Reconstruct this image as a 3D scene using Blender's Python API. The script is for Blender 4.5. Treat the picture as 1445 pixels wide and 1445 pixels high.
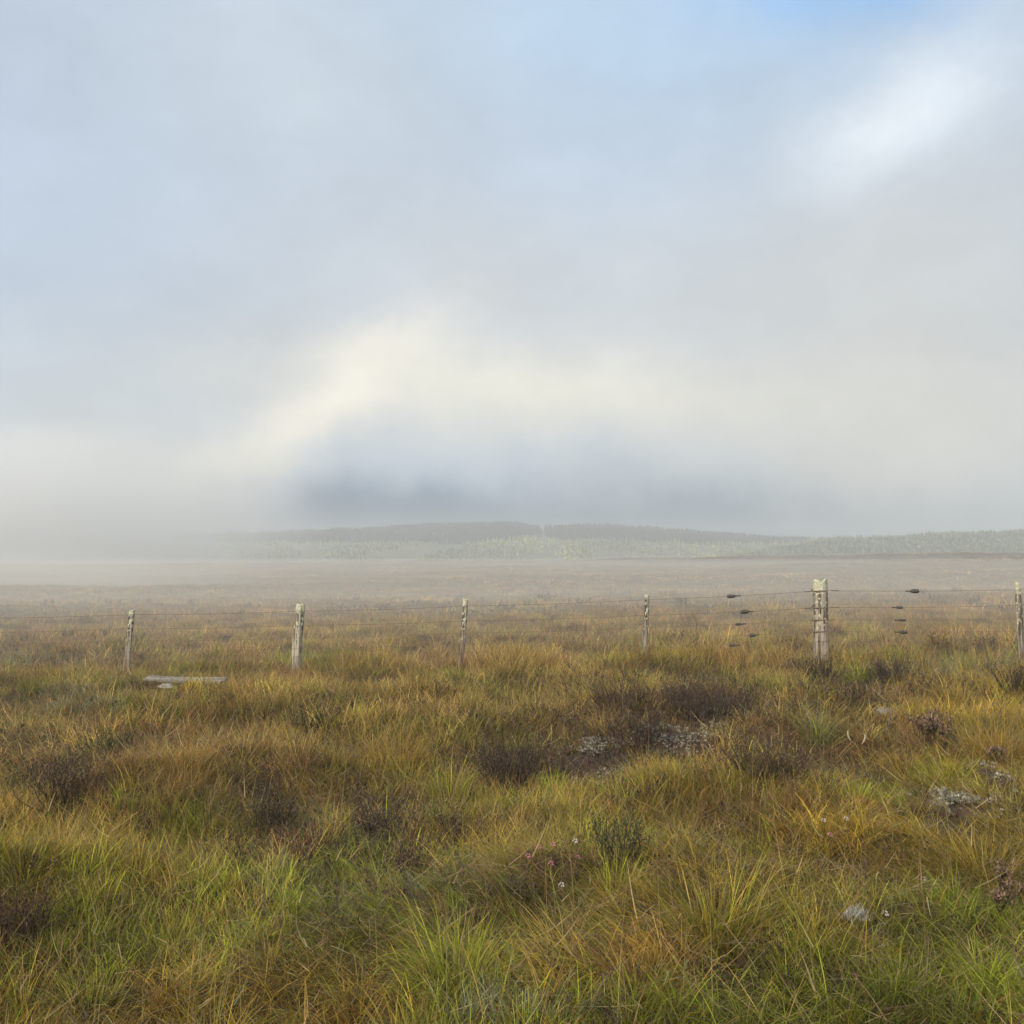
import bpy, bmesh, math, random
import numpy as np
from mathutils import Vector

# ------------------------------------------------------------------ basics
for o in list(bpy.data.objects):
    bpy.data.objects.remove(o, do_unlink=True)
scene = bpy.context.scene
COL = scene.collection
rng = np.random.default_rng(11)
random.seed(11)
R = math.radians

# ------------------------------------------------------------------ camera
F = 1449.0                       # focal length in photo pixels (photo is 1445 wide)
PITCH = math.atan(62.5 / F)
EYE = 1.5
cam = bpy.data.cameras.new("camera")
cam_o = bpy.data.objects.new("camera", cam)
COL.objects.link(cam_o)
cam.sensor_width = 36.0
cam.lens = 36.0 * F / 1445.0
cam.clip_start = 0.05
cam.clip_end = 9000.0
cam_o.location = (0, 0, EYE)
cam_o.rotation_euler = (math.pi / 2 + PITCH, 0, 0)
scene.camera = cam_o

# ------------------------------------------------------------------ light and exposure
SUN_EL, SUN_AZ = R(30), R(214)   # azimuth clockwise from +Y: the sun stands behind the camera, a little to the left
SUN_STRENGTH = 3.9
sun = bpy.data.lights.new("sun", "SUN")
sun.energy = SUN_STRENGTH
sun.angle = R(9)
sun.color = (1.0, 0.88, 0.68)
sun_o = bpy.data.objects.new("sun", sun)
COL.objects.link(sun_o)
sdir = Vector((math.sin(SUN_AZ) * math.cos(SUN_EL), math.cos(SUN_AZ) * math.cos(SUN_EL), math.sin(SUN_EL)))
sun_o.rotation_euler = sdir.to_track_quat('Z', 'Y').to_euler()
sun_o.location = (0, -20, 30)

scene.view_settings.view_transform = 'Standard'
scene.view_settings.look = 'None'
scene.view_settings.exposure = 0.12
scene.view_settings.gamma = 1.0
scene.view_settings.use_curve_mapping = False
scene.render.engine = 'CYCLES'
cy = scene.cycles
cy.use_denoising = True
cy.denoiser = 'OPENIMAGEDENOISE'
cy.max_bounces = 6
cy.diffuse_bounces = 3
cy.glossy_bounces = 2
cy.transmission_bounces = 3
cy.volume_bounces = 3
cy.transparent_max_bounces = 8
cy.use_adaptive_sampling = True
cy.adaptive_threshold = 0.015


def lin(r, g, b):
    f = lambda c: (c / 255 / 12.92) if c / 255 <= 0.04045 else ((c / 255 + 0.055) / 1.055) ** 2.4
    return (f(r), f(g), f(b))


# ------------------------------------------------------------------ world: hazy cloudy sky
STR = 0.1
world = bpy.data.worlds.new("World")
scene.world = world
world.use_nodes = True
nt = world.node_tree
nt.nodes.clear()
N = nt.nodes
L = nt.links


def wmath(op, a, b=None, c=None):
    n = N.new("ShaderNodeMath")
    n.operation = op
    for i, v in enumerate((a, b, c)):
        if v is None:
            continue
        if isinstance(v, (int, float)):
            n.inputs[i].default_value = v
        else:
            L.new(v, n.inputs[i])
    return n.outputs[0]


def wmix(fac, a, b):
    n = N.new("ShaderNodeMix")
    n.data_type = 'RGBA'
    n.clamp_factor = True
    if isinstance(fac, (int, float)):
        n.inputs[0].default_value = fac
    else:
        L.new(fac, n.inputs[0])
    for i, v in ((6, a), (7, b)):
        if isinstance(v, tuple):
            n.inputs[i].default_value = (*v, 1)
        else:
            L.new(v, n.inputs[i])
    return n.outputs[2]


out = N.new("ShaderNodeOutputWorld")
bg = N.new("ShaderNodeBackground")
bg.inputs[1].default_value = STR
L.new(bg.outputs[0], out.inputs[0])
sky = N.new("ShaderNodeTexSky")
sky.sky_type = 'NISHITA'
sky.sun_disc = False
sky.sun_elevation = SUN_EL
sky.sun_rotation = SUN_AZ
sky.air_density = 1.0
sky.dust_density = 1.0
tc = N.new("ShaderNodeTexCoord")
sep = N.new("ShaderNodeSeparateXYZ")
L.new(tc.outputs['Generated'], sep.inputs[0])
az = wmath('ARCTAN2', sep.outputs[0], sep.outputs[1])
el = wmath('ARCSINE', sep.outputs[2])


def wnoise(scale, detail, rough, offs, stretch=(1, 1, 1)):
    m = N.new("ShaderNodeMapping")
    m.inputs['Location'].default_value = offs
    m.inputs['Scale'].default_value = stretch
    L.new(tc.outputs['Generated'], m.inputs[0])
    n = N.new("ShaderNodeTexNoise")
    n.inputs['Scale'].default_value = scale
    n.inputs['Detail'].default_value = detail
    n.inputs['Roughness'].default_value = rough
    L.new(m.outputs[0], n.inputs['Vector'])
    return n.outputs[0]


n1 = wnoise(5.5, 7, 0.55, (3.1, 0.7, 5.2))
n2 = wnoise(5.0, 7, 0.55, (9.3, 4.4, 1.2))
n3 = wnoise(6.0, 9, 0.62, (1.3, 2.2, 7.7), (1, 1, 1.6))
n4 = wnoise(19, 8, 0.62, (2.3, 8.2, 0.4))
n5 = wnoise(17, 8, 0.62, (7.3, 1.2, 3.4))
az = wmath('ADD', az, wmath('MULTIPLY', wmath('SUBTRACT', n4, 0.5), 0.07))
el = wmath('ADD', el, wmath('MULTIPLY', wmath('SUBTRACT', n5, 0.5), 0.035))
az_d = wmath('ADD', az, wmath('MULTIPLY', wmath('SUBTRACT', n1, 0.5), 0.13))
el_d = wmath('ADD', el, wmath('MULTIPLY', wmath('SUBTRACT', n2, 0.5), 0.075))


def blob(px, py, rx, ry, rot=0.0, soft=1.0, amt=1.0):
    """soft cloud mask round the direction seen at photo position (px, py)"""
    a0 = math.atan((px - 722.5) / F)
    e0 = math.atan((722.5 - py) / F) + PITCH
    da = wmath('SUBTRACT', az_d, a0)
    de = wmath('SUBTRACT', el_d, e0)
    c, s = math.cos(R(rot)), math.sin(R(rot))
    u = wmath('ADD', wmath('MULTIPLY', da, c * F / rx), wmath('MULTIPLY', de, s * F / rx))
    v = wmath('SUBTRACT', wmath('MULTIPLY', de, c * F / ry), wmath('MULTIPLY', da, s * F / ry))
    q = wmath('ADD', wmath('MULTIPLY', u, u), wmath('MULTIPLY', v, v))
    g = wmath('EXPONENT', wmath('MULTIPLY', q, -soft))
    return wmath('MULTIPLY', g, amt)


def skycol(r, g, b, k=1.0):
    c = lin(r, g, b)
    return tuple(x / STR * k * t for x, t in zip(c, (0.982, 0.998, 0.986)))


# (px, py, rx, ry, rotation, amount, sRGB colour, gain)
CLOUDS = [
    (250, 280, 420, 260, 0, 0.75, (182, 197, 218), 1.0),
    (430, 120, 300, 150, 0, 0.7, (206, 214, 222), 1.0),
    (700, 400, 460, 140, 0, 0.8, (208, 211, 215), 1.0),
    (1250, 400, 360, 210, 0, 0.95, (206, 208, 210), 1.0),
    (900, 50, 330, 120, -8, 0.7, (186, 212, 238), 1.0),
    (1200, 5, 170, 60, -8, 0.95, (150, 196, 244), 1.0),
    (840, 220, 210, 90, 0, 0.5, (196, 211, 231), 1.0),
    (1270, 205, 115, 58, 25, 0.95, (234, 241, 249), 1.02),
    (100, 680, 330, 130, 0, 0.85, (214, 214, 211), 1.0),
    (1300, 620, 360, 160, 0, 0.95, (214, 212, 206), 1.0),
    (800, 560, 520, 74, -3, 0.85, (226, 221, 210), 1.0),
    (340, 640, 190, 40, 33, 0.8, (232, 228, 217), 1.03),
    (478, 550, 165, 42, 32, 0.92, (250, 241, 226), 1.08),
    (700, 540, 270, 52, -4, 0.9, (240, 235, 222), 1.06),
    (390, 755, 240, 36, 2, 1.0, (70, 106, 142), 1.0),
    (560, 728, 290, 50, 2, 1.0, (76, 112, 150), 1.0),
    (800, 752, 500, 50, 0, 1.0, (80, 115, 148), 1.0),
    (560, 765, 460, 34, 0, 1.0, (44, 82, 126), 1.0),
]
cloud = wmix(0.5, skycol(196, 208, 224), skycol(190, 206, 228))
cur = cloud
for (px, py, rx, ry, rot, amt, c, k) in CLOUDS:
    cur = wmix(blob(px, py, rx, ry, rot, 1.0, amt), cur, skycol(*c, k))
# fine wisps
wisp = wmath('MULTIPLY', wmath('SUBTRACT', n3, 0.5), 0.36)
bright = N.new("ShaderNodeMix")
bright.data_type = 'RGBA'
bright.blend_type = 'MULTIPLY'
bright.inputs[0].default_value = 1.0
L.new(cur, bright.inputs[6])
comb = N.new("ShaderNodeCombineXYZ")
wv = wmath('ADD', 1.0, wisp)
for i in range(3):
    L.new(wv, comb.inputs[i])
L.new(comb.outputs[0], bright.inputs[7])
final = wmix(0.94, sky.outputs[0], bright.outputs[2])
L.new(final, bg.inputs[0])

# ------------------------------------------------------------------ helpers


def ray(px, py):
    dx = (px - 722.5) / F
    dy = (722.5 - py) / F
    return np.array([dx, math.cos(PITCH) - dy * math.sin(PITCH), math.sin(PITCH) + dy * math.cos(PITCH)])


def at(px, py, Y):
    d = ray(px, py)
    d = d * (Y / d[1])
    return Vector((d[0], d[1], d[2] + EYE))


def hash2(ix, iy, seed):
    h = (ix * 374761393 + iy * 668265263 + seed * 974634777) & 0xFFFFFFFF
    h = ((h ^ (h >> 13)) * 1274126177) & 0xFFFFFFFF
    h = h ^ (h >> 16)
    return (h & 0xFFFFFF) / float(0xFFFFFF)


def vnoise(x, y, seed=0):
    x = np.asarray(x, float)
    y = np.asarray(y, float)
    ix = np.floor(x).astype(np.int64)
    iy = np.floor(y).astype(np.int64)
    fx = x - ix
    fy = y - iy
    fx = fx * fx * (3 - 2 * fx)
    fy = fy * fy * (3 - 2 * fy)
    a = hash2(ix, iy, seed)
    b = hash2(ix + 1, iy, seed)
    c = hash2(ix, iy + 1, seed)
    d = hash2(ix + 1, iy + 1, seed)
    return (a * (1 - fx) + b * fx) * (1 - fy) + (c * (1 - fx) + d * fx) * fy


def fbm(x, y, seed=0, octv=4):
    s = 0
    a = 0.5
    t = 0
    for k in range(octv):
        s = s + a * vnoise(np.asarray(x) * 2 ** k, np.asarray(y) * 2 ** k, seed + k * 17)
        t += a
        a *= 0.5
    return s / t


# terrain described by the eye-line elevation of the moor at a series of distances
TD = np.array([3.4, 8, 13, 30, 60, 100, 200, 320, 420.0])
TY = {0: np.array([1450, 1062, 952, 882, 848, 832, 816, 805, 798.0]),
      1: np.array([1448, 1056, 940, 872, 841, 825, 807, 796, 790.0]),
      2: np.array([1446, 1050, 932, 862, 832, 815, 797, 787, 781.0])}


def slope_of(py):
    d = (722.5 - py) / F
    return (math.sin(PITCH) + d * math.cos(PITCH)) / (math.cos(PITCH) - d * math.sin(PITCH))


TZ = {k: np.array([EYE + slope_of(p) * Y for p, Y in zip(v, TD)]) for k, v in TY.items()}


def terrain(x, y, bumps=True):
    x = np.asarray(x, float)
    y = np.asarray(y, float)
    yc = np.clip(y, 3.4, 420)
    lg = np.log(yc)
    z0 = np.interp(lg, np.log(TD), TZ[0])
    z1 = np.interp(lg, np.log(TD), TZ[1])
    z2 = np.interp(lg, np.log(TD), TZ[2])
    u = np.clip(x / np.maximum(y, 6.0) / 0.5, -1.3, 1.3)      # -1 left edge of the view, +1 right edge
    z = np.where(u < 0, z1 + (z1 - z0) * u, z1 + (z2 - z1) * u)
    far = np.clip((y - 420) / 580, 0, 1)
    z = z - 34 * far ** 0.8
    if bumps:
        amp = np.clip(y / 60, 0.25, 1.0)
        z = z + (fbm(x * 1.25, y * 1.25, 5, 3) - 0.5) * 0.5
        z = z + (fbm(x * 0.16, y * 0.16, 9, 3) - 0.5) * 0.35 * amp
        z = z + (fbm(x * 0.02, y * 0.02, 13, 3) - 0.5) * 3.4 * np.clip((y - 50) / 250, 0, 1)
        z = z + (fbm(x * 0.07, y * 0.07, 23, 2) - 0.5) * 0.9 * np.clip((y - 25) / 80, 0, 1)
    return z


def tz(x, y):
    return float(terrain(np.array([x]), np.array([y]))[0])


def hit(px, py):
    """the point of the moor seen at photo position (px, py)"""
    d = ray(px, py)
    Y = np.exp(np.linspace(math.log(2.5), math.log(420), 3000))
    X = d[0] / d[1] * Y
    Z = EYE + d[2] / d[1] * Y
    g = terrain(X, Y)
    i = int(np.argmax(Z <= g))
    if not (Z <= g).any():
        i = len(Y) - 1
    return Vector((float(X[i]), float(Y[i]), float(g[i])))


def project(P):
    """photo position of points (N, 3)"""
    x = P[:, 0]
    y = P[:, 1]
    z = P[:, 2] - EYE
    f = y * math.cos(PITCH) + z * math.sin(PITCH)
    u = -y * math.sin(PITCH) + z * math.cos(PITCH)
    return 722.5 + F * x / f, 722.5 - F * u / f


def link(name, me, mat=None, parent=None):
    o = bpy.data.objects.new(name, me)
    COL.objects.link(o)
    if mat is not None:
        me.materials.append(mat)
    if parent is not None:
        o.parent = parent
    return o


def tag(o, label, cat=None, group=None, kind=None):
    o["label"] = label
    if cat:
        o["category"] = cat
    if group:
        o["group"] = group
    if kind:
        o["kind"] = kind
    return o


def thing(name, label, cat, loc, group=None):
    o = bpy.data.objects.new(name, None)
    COL.objects.link(o)
    o.location = loc
    o.empty_display_size = 0.1
    return tag(o, label, cat, group)


def mesh_np(name, verts, faces, cols=None, smooth=False):
    """faces: (M,3) or (M,4) int array, or list of such arrays"""
    me = bpy.data.meshes.new(name)
    if not isinstance(faces, list):
        faces = [faces]
    faces = [f for f in faces if len(f)]
    nl = sum(f.size for f in faces)
    npoly = sum(len(f) for f in faces)
    me.vertices.add(len(verts))
    me.vertices.foreach_set("co", np.ascontiguousarray(verts, np.float32).ravel())
    me.loops.add(nl)
    me.polygons.add(npoly)
    me.loops.foreach_set("vertex_index", np.concatenate([f.ravel() for f in faces]).astype(np.int32))
    tot = np.concatenate([np.full(len(f), f.shape[1], np.int32) for f in faces])
    st = np.concatenate([[0], np.cumsum(tot)[:-1]]).astype(np.int32)
    me.polygons.foreach_set("loop_start", st)
    me.polygons.foreach_set("loop_total", tot)
    if smooth:
        me.polygons.foreach_set("use_smooth", np.ones(npoly, bool))
    me.update(calc_edges=True)
    if cols is not None:
        a = me.color_attributes.new("Col", 'FLOAT_COLOR', 'POINT')
        c = np.ones((len(verts), 4), np.float32)
        c[:, :3] = cols
        a.data.foreach_set("color", c.ravel())
    return me


class Geo:
    """collects vertices, faces and colours"""

    def __init__(self):
        self.v, self.f3, self.f4, self.c, self.n = [], [], [], [], 0

    def add(self, v, f, c):
        f = np.asarray(f)
        (self.f3 if f.shape[1] == 3 else self.f4).append(f + self.n)
        self.v.append(np.asarray(v, np.float32))
        c = np.asarray(c, np.float32)
        if c.ndim == 1:
            c = np.tile(c, (len(v), 1))
        self.c.append(c)
        self.n += len(v)

    def mesh(self, name, offset=None, smooth=False):
        v = np.concatenate(self.v)
        if offset is not None:
            v = v - np.array(offset, np.float32)
        fs = []
        if self.f4:
            fs.append(np.concatenate(self.f4))
        if self.f3:
            fs.append(np.concatenate(self.f3))
        return mesh_np(name, v, fs, np.concatenate(self.c), smooth)


def blades(geo, root, az, length, lean, curl, width, cb, ct, seg=4, twist=None):
    """ribbon leaves: root (N,3); az lean direction; lean and curl in radians; cb / ct colours at foot and tip"""
    n = len(root)
    if n == 0:
        return
    t = np.linspace(0, 1, seg + 1)
    th = lean[:, None] + curl[:, None] * t[None, :]
    step = (length / seg)[:, None]
    thm = 0.5 * (th[:, 1:] + th[:, :-1])
    hx = np.concatenate([np.zeros((n, 1)), np.cumsum(np.sin(thm) * step, 1)], 1)
    hz = np.concatenate([np.zeros((n, 1)), np.cumsum(np.cos(thm) * step, 1)], 1)
    ca, sa = np.cos(az)[:, None], np.sin(az)[:, None]
    P = np.stack([root[:, 0:1] + hx * ca, root[:, 1:2] + hx * sa, root[:, 2:3] + hz], -1)
    if twist is None:
        twist = rng.uniform(-1.2, 1.2, n)
    sx = -np.sin(az + twist)
    sy = np.cos(az + twist)
    w = width[:, None] * 0.5 * np.clip(1.03 - t[None, :] ** 1.6, 0.06, 1)
    S = np.stack([sx[:, None] * w, sy[:, None] * w, np.zeros_like(w)], -1)
    V = np.stack([P - S, P + S], 2)                     # n, seg+1, 2, 3
    idx = np.arange(n)[:, None] * (seg + 1) * 2 + np.arange(seg)[None, :] * 2
    Q = np.stack([idx, idx + 1, idx + 3, idx + 2], -1).reshape(-1, 4)
    tc_ = t[None, :, None]
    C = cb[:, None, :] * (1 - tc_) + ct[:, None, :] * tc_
    C = np.repeat(C[:, :, None, :], 2, 2)
    geo.add(V.reshape(-1, 3), Q, C.reshape(-1, 3))


def tube(geo, pts, radii, col, sides=5):
    pts = np.asarray(pts, float)
    n = len(pts)
    d = np.gradient(pts, axis=0)
    d /= np.linalg.norm(d, axis=1)[:, None] + 1e-9
    ref = np.array([0.31, 0.17, 0.93]) if abs(d[0][2]) < 0.8 else np.array([0.93, 0.31, 0.17])
    a = np.cross(d, ref)
    a /= np.linalg.norm(a, axis=1)[:, None] + 1e-9
    b = np.cross(d, a)
    k = np.linspace(0, 2 * np.pi, sides, endpoint=False)
    r = np.asarray(radii, float)
    if r.ndim == 0:
        r = np.full(n, float(r))
    V = pts[:, None, :] + r[:, None, None] * (np.cos(k)[None, :, None] * a[:, None, :] + np.sin(k)[None, :, None] * b[:, None, :])
    fs = []
    for i in range(n - 1):
        for j in range(sides):
            j2 = (j + 1) % sides
            fs.append((i * sides + j, i * sides + j2, (i + 1) * sides + j2, (i + 1) * sides + j))
    geo.add(V.reshape(-1, 3), np.array(fs), col)


# ------------------------------------------------------------------ materials


def new_mat(name):
    m = bpy.data.materials.new(name)
    m.use_nodes = True
    m.node_tree.nodes.clear()
    return m, m.node_tree


def leaf_mat(name, rough=0.55, transl=0.3, spec=0.25):
    m, t = new_mat(name)
    o = t.nodes.new("ShaderNodeOutputMaterial")
    at_ = t.nodes.new("ShaderNodeAttribute")
    at_.attribute_name = "Col"
    p = t.nodes.new("ShaderNodeBsdfPrincipled")
    p.inputs['Roughness'].default_value = rough
    p.inputs['Specular IOR Level'].default_value = spec
    t.links.new(at_.outputs['Color'], p.inputs['Base Color'])
    tr = t.nodes.new("ShaderNodeBsdfTranslucent")
    t.links.new(at_.outputs['Color'], tr.inputs[0])
    mx = t.nodes.new("ShaderNodeMixShader")
    mx.inputs[0].default_value = transl
    t.links.new(p.outputs[0], mx.inputs[1])
    t.links.new(tr.outputs[0], mx.inputs[2])
    t.links.new(mx.outputs[0], o.inputs[0])
    return m


M_GRASS = leaf_mat("grass_blade")
M_HEATH = leaf_mat("heather_leaf", 0.75, 0.12, 0.1)
M_DULL = leaf_mat("dry_matter", 0.85, 0.05, 0.08)


def simple_mat(name, col, rough=0.7, metal=0.0, noise_col=None, nscale=20.0, stretch=(1, 1, 1)):
    m, t = new_mat(name)
    o = t.nodes.new("ShaderNodeOutputMaterial")
    p = t.nodes.new("ShaderNodeBsdfPrincipled")
    p.inputs['Roughness'].default_value = rough
    p.inputs['Metallic'].default_value = metal
    p.inputs['Base Color'].default_value = (*col, 1)
    if noise_col is not None:
        c = t.nodes.new("ShaderNodeTexCoord")
        mp = t.nodes.new("ShaderNodeMapping")
        mp.inputs['Scale'].default_value = stretch
        n = t.nodes.new("ShaderNodeTexNoise")
        n.inputs['Scale'].default_value = nscale
        n.inputs['Detail'].default_value = 6
        r = t.nodes.new("ShaderNodeValToRGB")
        r.color_ramp.elements[0].position = 0.38
        r.color_ramp.elements[1].position = 0.62
        r.color_ramp.elements[0].color = (*col, 1)
        r.color_ramp.elements[1].color = (*noise_col, 1)
        t.links.new(c.outputs['Object'], mp.inputs[0])
        t.links.new(mp.outputs[0], n.inputs['Vector'])
        t.links.new(n.outputs[0], r.inputs[0])
        t.links.new(r.outputs[0], p.inputs['Base Color'])
        b = t.nodes.new("ShaderNodeBump")
        b.inputs['Strength'].default_value = 0.5
        b.inputs['Distance'].default_value = 0.01
        t.links.new(n.outputs[0], b.inputs['Height'])
        t.links.new(b.outputs[0], p.inputs['Normal'])
    t.links.new(p.outputs[0], o.inputs[0])
    return m


M_WIRE = simple_mat("rusty_wire", (0.17, 0.115, 0.08), 0.7, 0.1, (0.24, 0.17, 0.12), 60)
M_INSUL = simple_mat("dark_plastic", (0.030, 0.026, 0.023), 0.6, 0.0, (0.085, 0.07, 0.06), 40)


def wood_mat(name, zlen, lich=0.86, rust=0.0, base=((0.16, 0.13, 0.10), (0.42, 0.37, 0.30))):
    """weathered fence wood; lichen crust on the top, rusty or bark-brown streaks"""
    m, t = new_mat(name)
    nd, lk = t.nodes, t.links
    o = nd.new("ShaderNodeOutputMaterial")
    p = nd.new("ShaderNodeBsdfPrincipled")
    p.inputs['Roughness'].default_value = 0.85
    p.inputs['Specular IOR Level'].default_value = 0.15
    c = nd.new("ShaderNodeTexCoord")
    mp = nd.new("ShaderNodeMapping")
    mp.inputs['Scale'].default_value = (1, 1, 0.07)
    lk.new(c.outputs['Object'], mp.inputs[0])

    def noise(sc, vec, det=6):
        n = nd.new("ShaderNodeTexNoise")
        n.inputs['Scale'].default_value = sc
        n.inputs['Detail'].default_value = det
        lk.new(vec, n.inputs['Vector'])
        return n.outputs[0]

    def ramp(x, a, b, ca=(0, 0, 0), cb=(1, 1, 1)):
        r = nd.new("ShaderNodeValToRGB")
        r.color_ramp.elements[0].position = a
        r.color_ramp.elements[1].position = b
        r.color_ramp.elements[0].color = (*ca, 1)
        r.color_ramp.elements[1].color = (*cb, 1)
        lk.new(x, r.inputs[0])
        return r.outputs[0]

    def mix(f, a, b):
        n = nd.new("ShaderNodeMix")
        n.data_type = 'RGBA'
        lk.new(f, n.inputs[0])
        for i, v in ((6, a), (7, b)):
            if isinstance(v, tuple):
                n.inputs[i].default_value = (*v, 1)
            else:
                lk.new(v, n.inputs[i])
        return n.outputs[2]

    grain = noise(30, mp.outputs[0])
    col = ramp(grain, 0.40, 0.56, base[0], base[1])
    crack = ramp(noise(55, mp.outputs[0], 3), 0.33, 0.40)
    col = mix(crack, (0.018, 0.014, 0.011), col)
    # red-brown inner wood where the grey skin has split away
    split = ramp(noise(11, mp.outputs[0], 3), 0.66 - 0.14 * rust, 0.72 - 0.14 * rust)
    col = mix(split, col, (0.13, 0.062, 0.036))
    # lichen: whole crust above `lich` of the height, specks below
    sp = nd.new("ShaderNodeSeparateXYZ")
    lk.new(c.outputs['Object'], sp.inputs[0])
    h = nd.new("ShaderNodeMath")
    h.operation = 'MULTIPLY_ADD'
    lk.new(sp.outputs[2], h.inputs[0])
    h.inputs[1].default_value = 1.0 / zlen
    ln = noise(26, c.outputs['Object'], 5)
    m1 = nd.new("ShaderNodeMath")
    m1.operation = 'MULTIPLY_ADD'
    lk.new(ln, m1.inputs[0])
    m1.inputs[1].default_value = 0.22
    m1.inputs[2].default_value = -0.11
    lk.new(m1.outputs[0], h.inputs[2])
    cap = ramp(h.outputs[0], lich - 0.02, lich + 0.02)
    speck = ramp(noise(26, c.outputs['Object'], 4), 0.565, 0.60)
    up = ramp(h.outputs[0], 0.25, 0.7)
    mm = nd.new("ShaderNodeMath")
    mm.operation = 'MULTIPLY'
    lk.new(speck, mm.inputs[0])
    lk.new(up, mm.inputs[1])
    mx = nd.new("ShaderNodeMath")
    mx.operation = 'MAXIMUM'
    lk.new(cap, mx.inputs[0])
    lk.new(mm.outputs[0], mx.inputs[1])
    lcol = ramp(noise(70, c.outputs['Object'], 4), 0.35, 0.6, (0.28, 0.27, 0.18), (0.58, 0.56, 0.42))
    col = mix(mx.outputs[0], col, lcol)
    lk.new(col, p.inputs['Base Color'])
    b = nd.new("ShaderNodeBump")
    b.inputs['Strength'].default_value = 0.9
    b.inputs['Distance'].default_value = 0.012
    lk.new(grain, b.inputs['Height'])
    lk.new(b.outputs[0], p.inputs['Normal'])
    lk.new(p.outputs[0], o.inputs[0])
    return m


# ground material: peat, thatch and moss near, brown and mauve moor far
def ground_mat():
    m, t = new_mat("moor_ground")
    nd, lk = t.nodes, t.links
    o = nd.new("ShaderNodeOutputMaterial")
    p = nd.new("ShaderNodeBsdfPrincipled")
    p.inputs['Roughness'].default_value = 0.95
    p.inputs['Specular IOR Level'].default_value = 0.1
    c = nd.new("ShaderNodeTexCoord")

    def noise(sc, det=8, rough=0.6):
        n = nd.new("ShaderNodeTexNoise")
        n.inputs['Scale'].default_value = sc
        n.inputs['Detail'].default_value = det
        n.inputs['Roughness'].default_value = rough
        lk.new(c.outputs['Object'], n.inputs['Vector'])
        return n.outputs[0]

    def ramp(x, stops):
        r = nd.new("ShaderNodeValToRGB")
        while len(r.color_ramp.elements) < len(stops):
            r.color_ramp.elements.new(0.5)
        for e, (pos, col) in zip(r.color_ramp.elements, stops):
            e.position = pos
            e.color = (*col, 1)
        lk.new(x, r.inputs[0])
        return r.outputs[0]
    a = ramp(noise(0.35), [(0.3, (0.055, 0.038, 0.026)), (0.45, (0.085, 0.058, 0.032)), (0.58, (0.075, 0.065, 0.028)), (0.72, (0.11, 0.075, 0.04))])
    b_ = ramp(noise(6.0), [(0.3, (0.45, 0.4, 0.4)), (0.7, (1.25, 1.2, 1.1))])
    mx = nd.new("ShaderNodeMix")
    mx.data_type = 'RGBA'
    mx.blend_type = 'MULTIPLY'
    mx.inputs[0].default_value = 1
    lk.new(a, mx.inputs[6])
    lk.new(b_, mx.inputs[7])
    lk.new(mx.outputs[2], p.inputs['Base Color'])
    bp = nd.new("ShaderNodeBump")
    bp.inputs['Strength'].default_value = 0.8
    bp.inputs['Distance'].default_value = 0.05
    lk.new(noise(14.0), bp.inputs['Height'])
    lk.new(bp.outputs[0], p.inputs['Normal'])
    lk.new(p.outputs[0], o.inputs[0])
    return m


# ------------------------------------------------------------------ ground
nu, ny = 420, 620
yy = np.concatenate([np.linspace(-8, 3, 40, endpoint=False), np.exp(np.linspace(math.log(3.0), math.log(1000), ny))])
uu = np.linspace(-1, 1, nu)
uu = np.sign(uu) * np.abs(uu) ** 1.15
YY, UU = np.meshgrid(yy, uu, indexing='ij')
XX = UU * (np.maximum(YY, 0) * 0.85 + 9)
ZZ = terrain(XX, YY)
V = np.stack([XX, YY, ZZ], -1).reshape(-1, 3)
i = np.arange(len(yy) - 1)[:, None] * nu + np.arange(nu - 1)[None, :]
Q = np.stack([i, i + 1, i + nu + 1, i + nu], -1).reshape(-1, 4)
ground = link("ground", mesh_np("ground", V, Q, smooth=True), ground_mat())
tag(ground, "open boggy moorland sloping away into the mist", kind="structure")

# ------------------------------------------------------------------ hills with conifer woods
RID_P = np.array([-400, 0, 200, 280, 330, 400, 550, 620, 700, 735, 765, 800, 860, 920, 990, 1060, 1110, 1160, 1250, 1400, 1900.0])
RID_Y = np.array([772, 768, 758, 753, 750.5, 748.5, 741, 738, 735, 736, 741, 739, 738, 743, 748, 754, 758, 757, 760, 764, 768.0])
SPUR_P = np.array([700, 900, 1000, 1100, 1160, 1250, 1320, 1400, 1445, 1900.0])
SPUR_Y = np.array([800, 795, 782, 768, 759, 753, 750, 746, 744, 735.0])
D_R, D_S = 760.0, 600.0
TREE_H = 3.7


def hill_z(x, y):
    px = 722.5 + F * x / y
    zr = EYE + (785 - np.interp(px, RID_P, RID_Y)) / F * D_R - TREE_H
    zs = EYE + (785 - np.interp(px, SPUR_P, SPUR_Y)) / F * D_S - TREE_H
    k = np.clip((y - 500) / (D_R - 500), 0, 1)
    k = k * k * (3 - 2 * k)
    back = np.clip((y - D_R) / 300, 0, 1)
    a = -9 + (zr + 9) * k - back * 30
    k2 = np.clip((y - 455) / (D_S - 455), 0, 1)
    k2 = k2 * k2 * (3 - 2 * k2)
    back2 = np.clip((y - D_S) / 200, 0, 1)
    b = -9 + (zs + 9) * k2 - back2 * 30
    return np.maximum(a, b) + (fbm(x * 0.03, y * 0.03, 31, 3) - 0.5) * 1.0


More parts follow.
